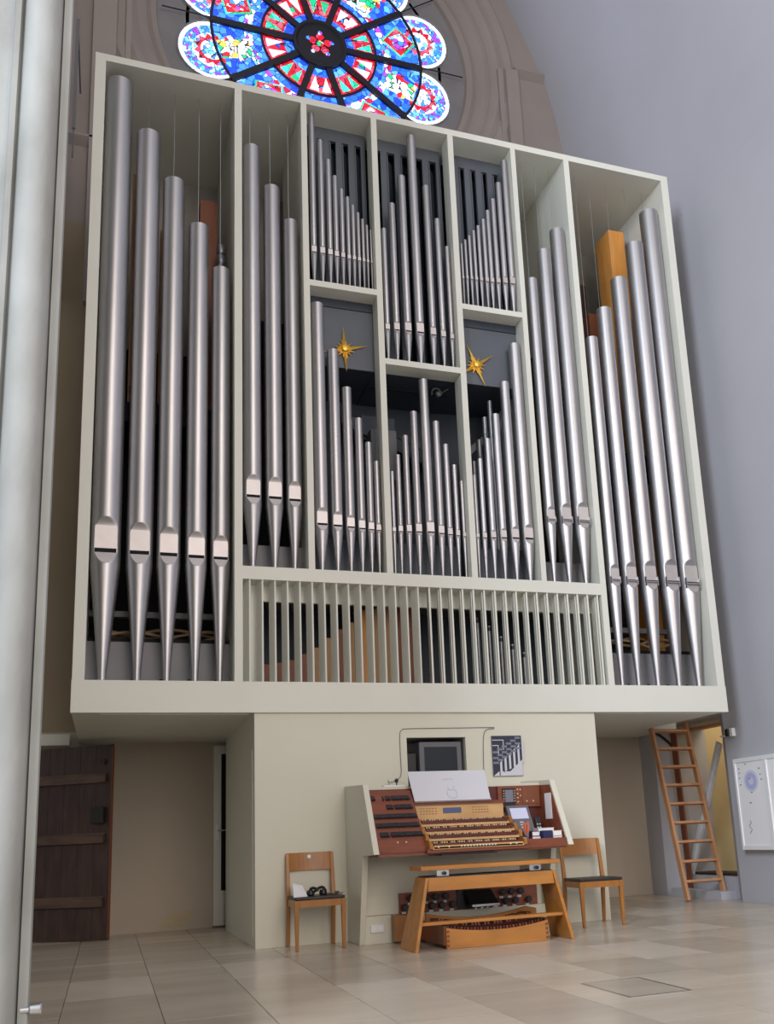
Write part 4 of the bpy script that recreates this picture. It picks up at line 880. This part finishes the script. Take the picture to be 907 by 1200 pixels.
cd = empty('desk_lamp_ball', (4.05, -0.86, ZS)); tag(cd, 'small black ball with a white spot beside the manuals', 'ornament')
MB().lathe([(0.012, 0.0), (0.030, 0.012), (0.036, 0.036), (0.028, 0.060), (0.004, 0.070)], 18).build('ball', M['blackpl'], cd)
MB().lathe([(0.001, -0.0355), (0.008, -0.034)], 12, (0.006, 0, 0.04), 'y', False).build('white_spot', M['white'], cd)

# ================================================================== RIGHT-HAND CORNER
# ladder leaning on the rear platform
la = empty('ladder', (7.46, 1.26, 0)); tag(la, 'pine ladder with nine rungs leaning up to the organ platform', 'ladder')
lt = math.atan2(0.47, 2.27); LW = 0.275
def lp(x, s_, off=0.0): return (x, s_ * math.sin(lt) - off * math.cos(lt), s_ * math.cos(lt) + off * math.sin(lt))
for s_ in (-1, 1):
    a, c = s_ * LW - 0.019, s_ * LW + 0.019
    MB().hexa([lp(a, 0.01, .04), lp(c, 0.01, .04), lp(c, 0.01, -.04), lp(a, 0.01, -.04)], [lp(a, 2.42, .04), lp(c, 2.42, .04), lp(c, 2.42, -.04), lp(a, 2.42, -.04)]).build('rail', M['ladder'], la, 0.004)
for i in range(9):
    s_ = 0.24 + i * 0.247
    MB().hexa([lp(-LW, s_ - .014, .042), lp(LW, s_ - .014, .042), lp(LW, s_ - .014, -.035), lp(-LW, s_ - .014, -.035)], [lp(-LW, s_ + .018, .042), lp(LW, s_ + .018, .042), lp(LW, s_ + .018, -.035), lp(-LW, s_ + .018, -.035)]).build('rung', M['ladder'], la, 0.003)
# white plank and brown plank in the doorway
wp = empty('white_plank', (7.875, 2.10, 0.30)); tag(wp, 'white grooved board leaning across the doorway behind the ladder', 'plank')
p0, p1 = Vector((0, 0.04, 0.0)), Vector((0.0, -0.88, 1.66))
MB().bar(p0, p1, 0.03, 0.11).build('board', M['white'], wp); MB().bar(p0 + Vector((-0.02, 0, 0)), p1 + Vector((-0.02, 0.0, 0)), 0.012, 0.03).build('rib', M['white'], wp)
bp = tag(MB().hexa([(7.775, 2.02, 0.10), (7.80, 2.02, 0.10), (7.80, 2.12, 0.10), (7.775, 2.12, 0.10)], [(7.775, 2.06, 2.29), (7.80, 2.06, 2.29), (7.80, 2.18, 2.29), (7.775, 2.18, 2.29)]).build('brown_plank', M['pine_red']), 'dark brown upright plank in the doorway behind the ladder', 'plank')
hs = tag(MB().tube(smooth_path([(7.52, 2.15, 2.20), (7.57, 2.08, 2.14), (7.63, 1.98, 2.03), (7.66, 1.95, 1.97)], 6), 0.02, 8).build('black_cable', M['blackpl']), 'thick black cable hanging at the head of the ladder', 'cable')
# display case on the wall
dc = empty('display_case', (7.65, 0.10, 0.61)); tag(dc, 'white framed wall display case with a pale blue printed sheet', 'display case')
DY0, DY1, DH, DX = -0.75, 0.46, 1.08, 0.10
b = MB(); b.box(-DX, 0, DY1 - 0.035, DY1, 0, DH); b.box(-DX, 0, DY0, DY0 + 0.05, 0, DH); b.box(-DX, 0, DY0 + .05, DY1 - .035, 0, 0.05); b.box(-DX, 0, DY0 + .05, DY1 - .035, DH - 0.05, DH); b.build('frame', M['white'], dc, 0.004)
MB().box(-DX - 0.004, -0.03, -0.145, -0.105, 0.05, DH - 0.05).build('centre_stile', M['white'], dc)
MB().box(-0.088, -0.03, DY0 + 0.05, DY1 - 0.035, 0.05, DH - 0.05).build('sheet', M['paper'], dc)
MB().lathe([(0.001, 0), (0.13, 0)], 32, (-0.0885, 0.17, 0.80), 'x', False).build('pale_disc_print', M['bluepale'], dc)
MB().lathe([(0.045, 0), (0.10, 0)], 32, (-0.089, 0.17, 0.80), 'x', False).build('blue_ring_print', M['bluepaint'], dc)
b = MB()
for (y, z, w, h_) in ((.37, .95, .02, .015), (.37, .90, .022, .012), (.375, .84, .02, .012), (.37, .76, .03, .012), (.0, .93, .03, .014), (-.01, .86, .02, .014), (-.02, .80, .02, .016), (.24, 1.0, .03, .01), (.18, .66, .03, .012), (.19, .82, .02, .02), (.22, .54, .04, .012)): b.box(-0.0900, -0.0880, y - w / 2, y + w / 2, z, z + h_)
b.tube([(-0.089, 0.27 - 0.02 * math.sin(q * 0.9), 0.34 - 0.012 * q) for q in range(14)], 0.004, 5)
b.build('printed_marks', M['printmid'], dc)
sn = empty('wall_sensor', (7.63, 0.66, 2.03)); tag(sn, 'small black and white sensor high on the blue-grey wall', 'sensor')
MB().box(-0.03, 0.02, -0.09, -0.03, -0.05, 0.05).build('cover', M['white'], sn, 0.004); MB().box(-0.05, -0.005, -0.03, 0.03, -0.045, 0.045).build('lens', M['blackpl'], sn, 0.004)
MB().box(-0.02, 0.02, 0.03, 0.17, -0.04, -0.02).build('arm', M['white'], sn)

# ---- old oak door standing open at the back left
od = empty('oak_door', (0.385, 2.04, 0.012), math.radians(147)); tag(od, 'old dark oak plank door with iron lock, standing open', 'door')
for i in range(5):
    w0, w1 = 0.20 * i, 0.20 * i + 0.198
    MB().box(w0, w1, -0.02, 0.02, 0, 2.11).build('plank', M['oldoak'], od, 0.003)
for z in (0.34, 1.02, 1.68):
    MB().prism([(0.02, z), (0.055, z + 0.01), (0.055, z + 0.085), (0.02, z + 0.12)], 'x', 0.06, 0.99).build('ledge', M['oldoak2'], od)
lk = MB().box(0.06, 0.21, 0.02, 0.07, 1.24, 1.42).build('lock_box', M['oldiron'], od, 0.006)
MB().lathe([(0.012, 0), (0.03, 0.02), (0.03, 0.03)], 12, (0.10, 0.02, 1.92), 'y').build('iron_ring', M['oldiron'], od)
MB().box(-0.004, 0.0, -0.02, 0.02, 0.02, 2.09).build('edge_strip', M['pine_red'], od)

# ---- flush metal-framed floor hatch
fh = empty('floor_hatch', (3.39, -3.78, 0)); tag(fh, 'flush floor hatch with bright worn metal edges', 'hatch')
b = MB(); b.box(-0.21, 0.21, -0.30, -0.285, -0.003, 0.003); b.box(-0.21, 0.21, 0.285, 0.30, -0.003, 0.003); b.box(-0.21, -0.195, -0.285, 0.285, -0.003, 0.003); b.box(0.195, 0.21, -0.285, 0.285, -0.003, 0.003); b.build('frame', M['steel'], fh)
MB().box(-0.195, 0.195, -0.285, 0.285, -0.003, 0.0015).build('lid', M['slab'], fh)
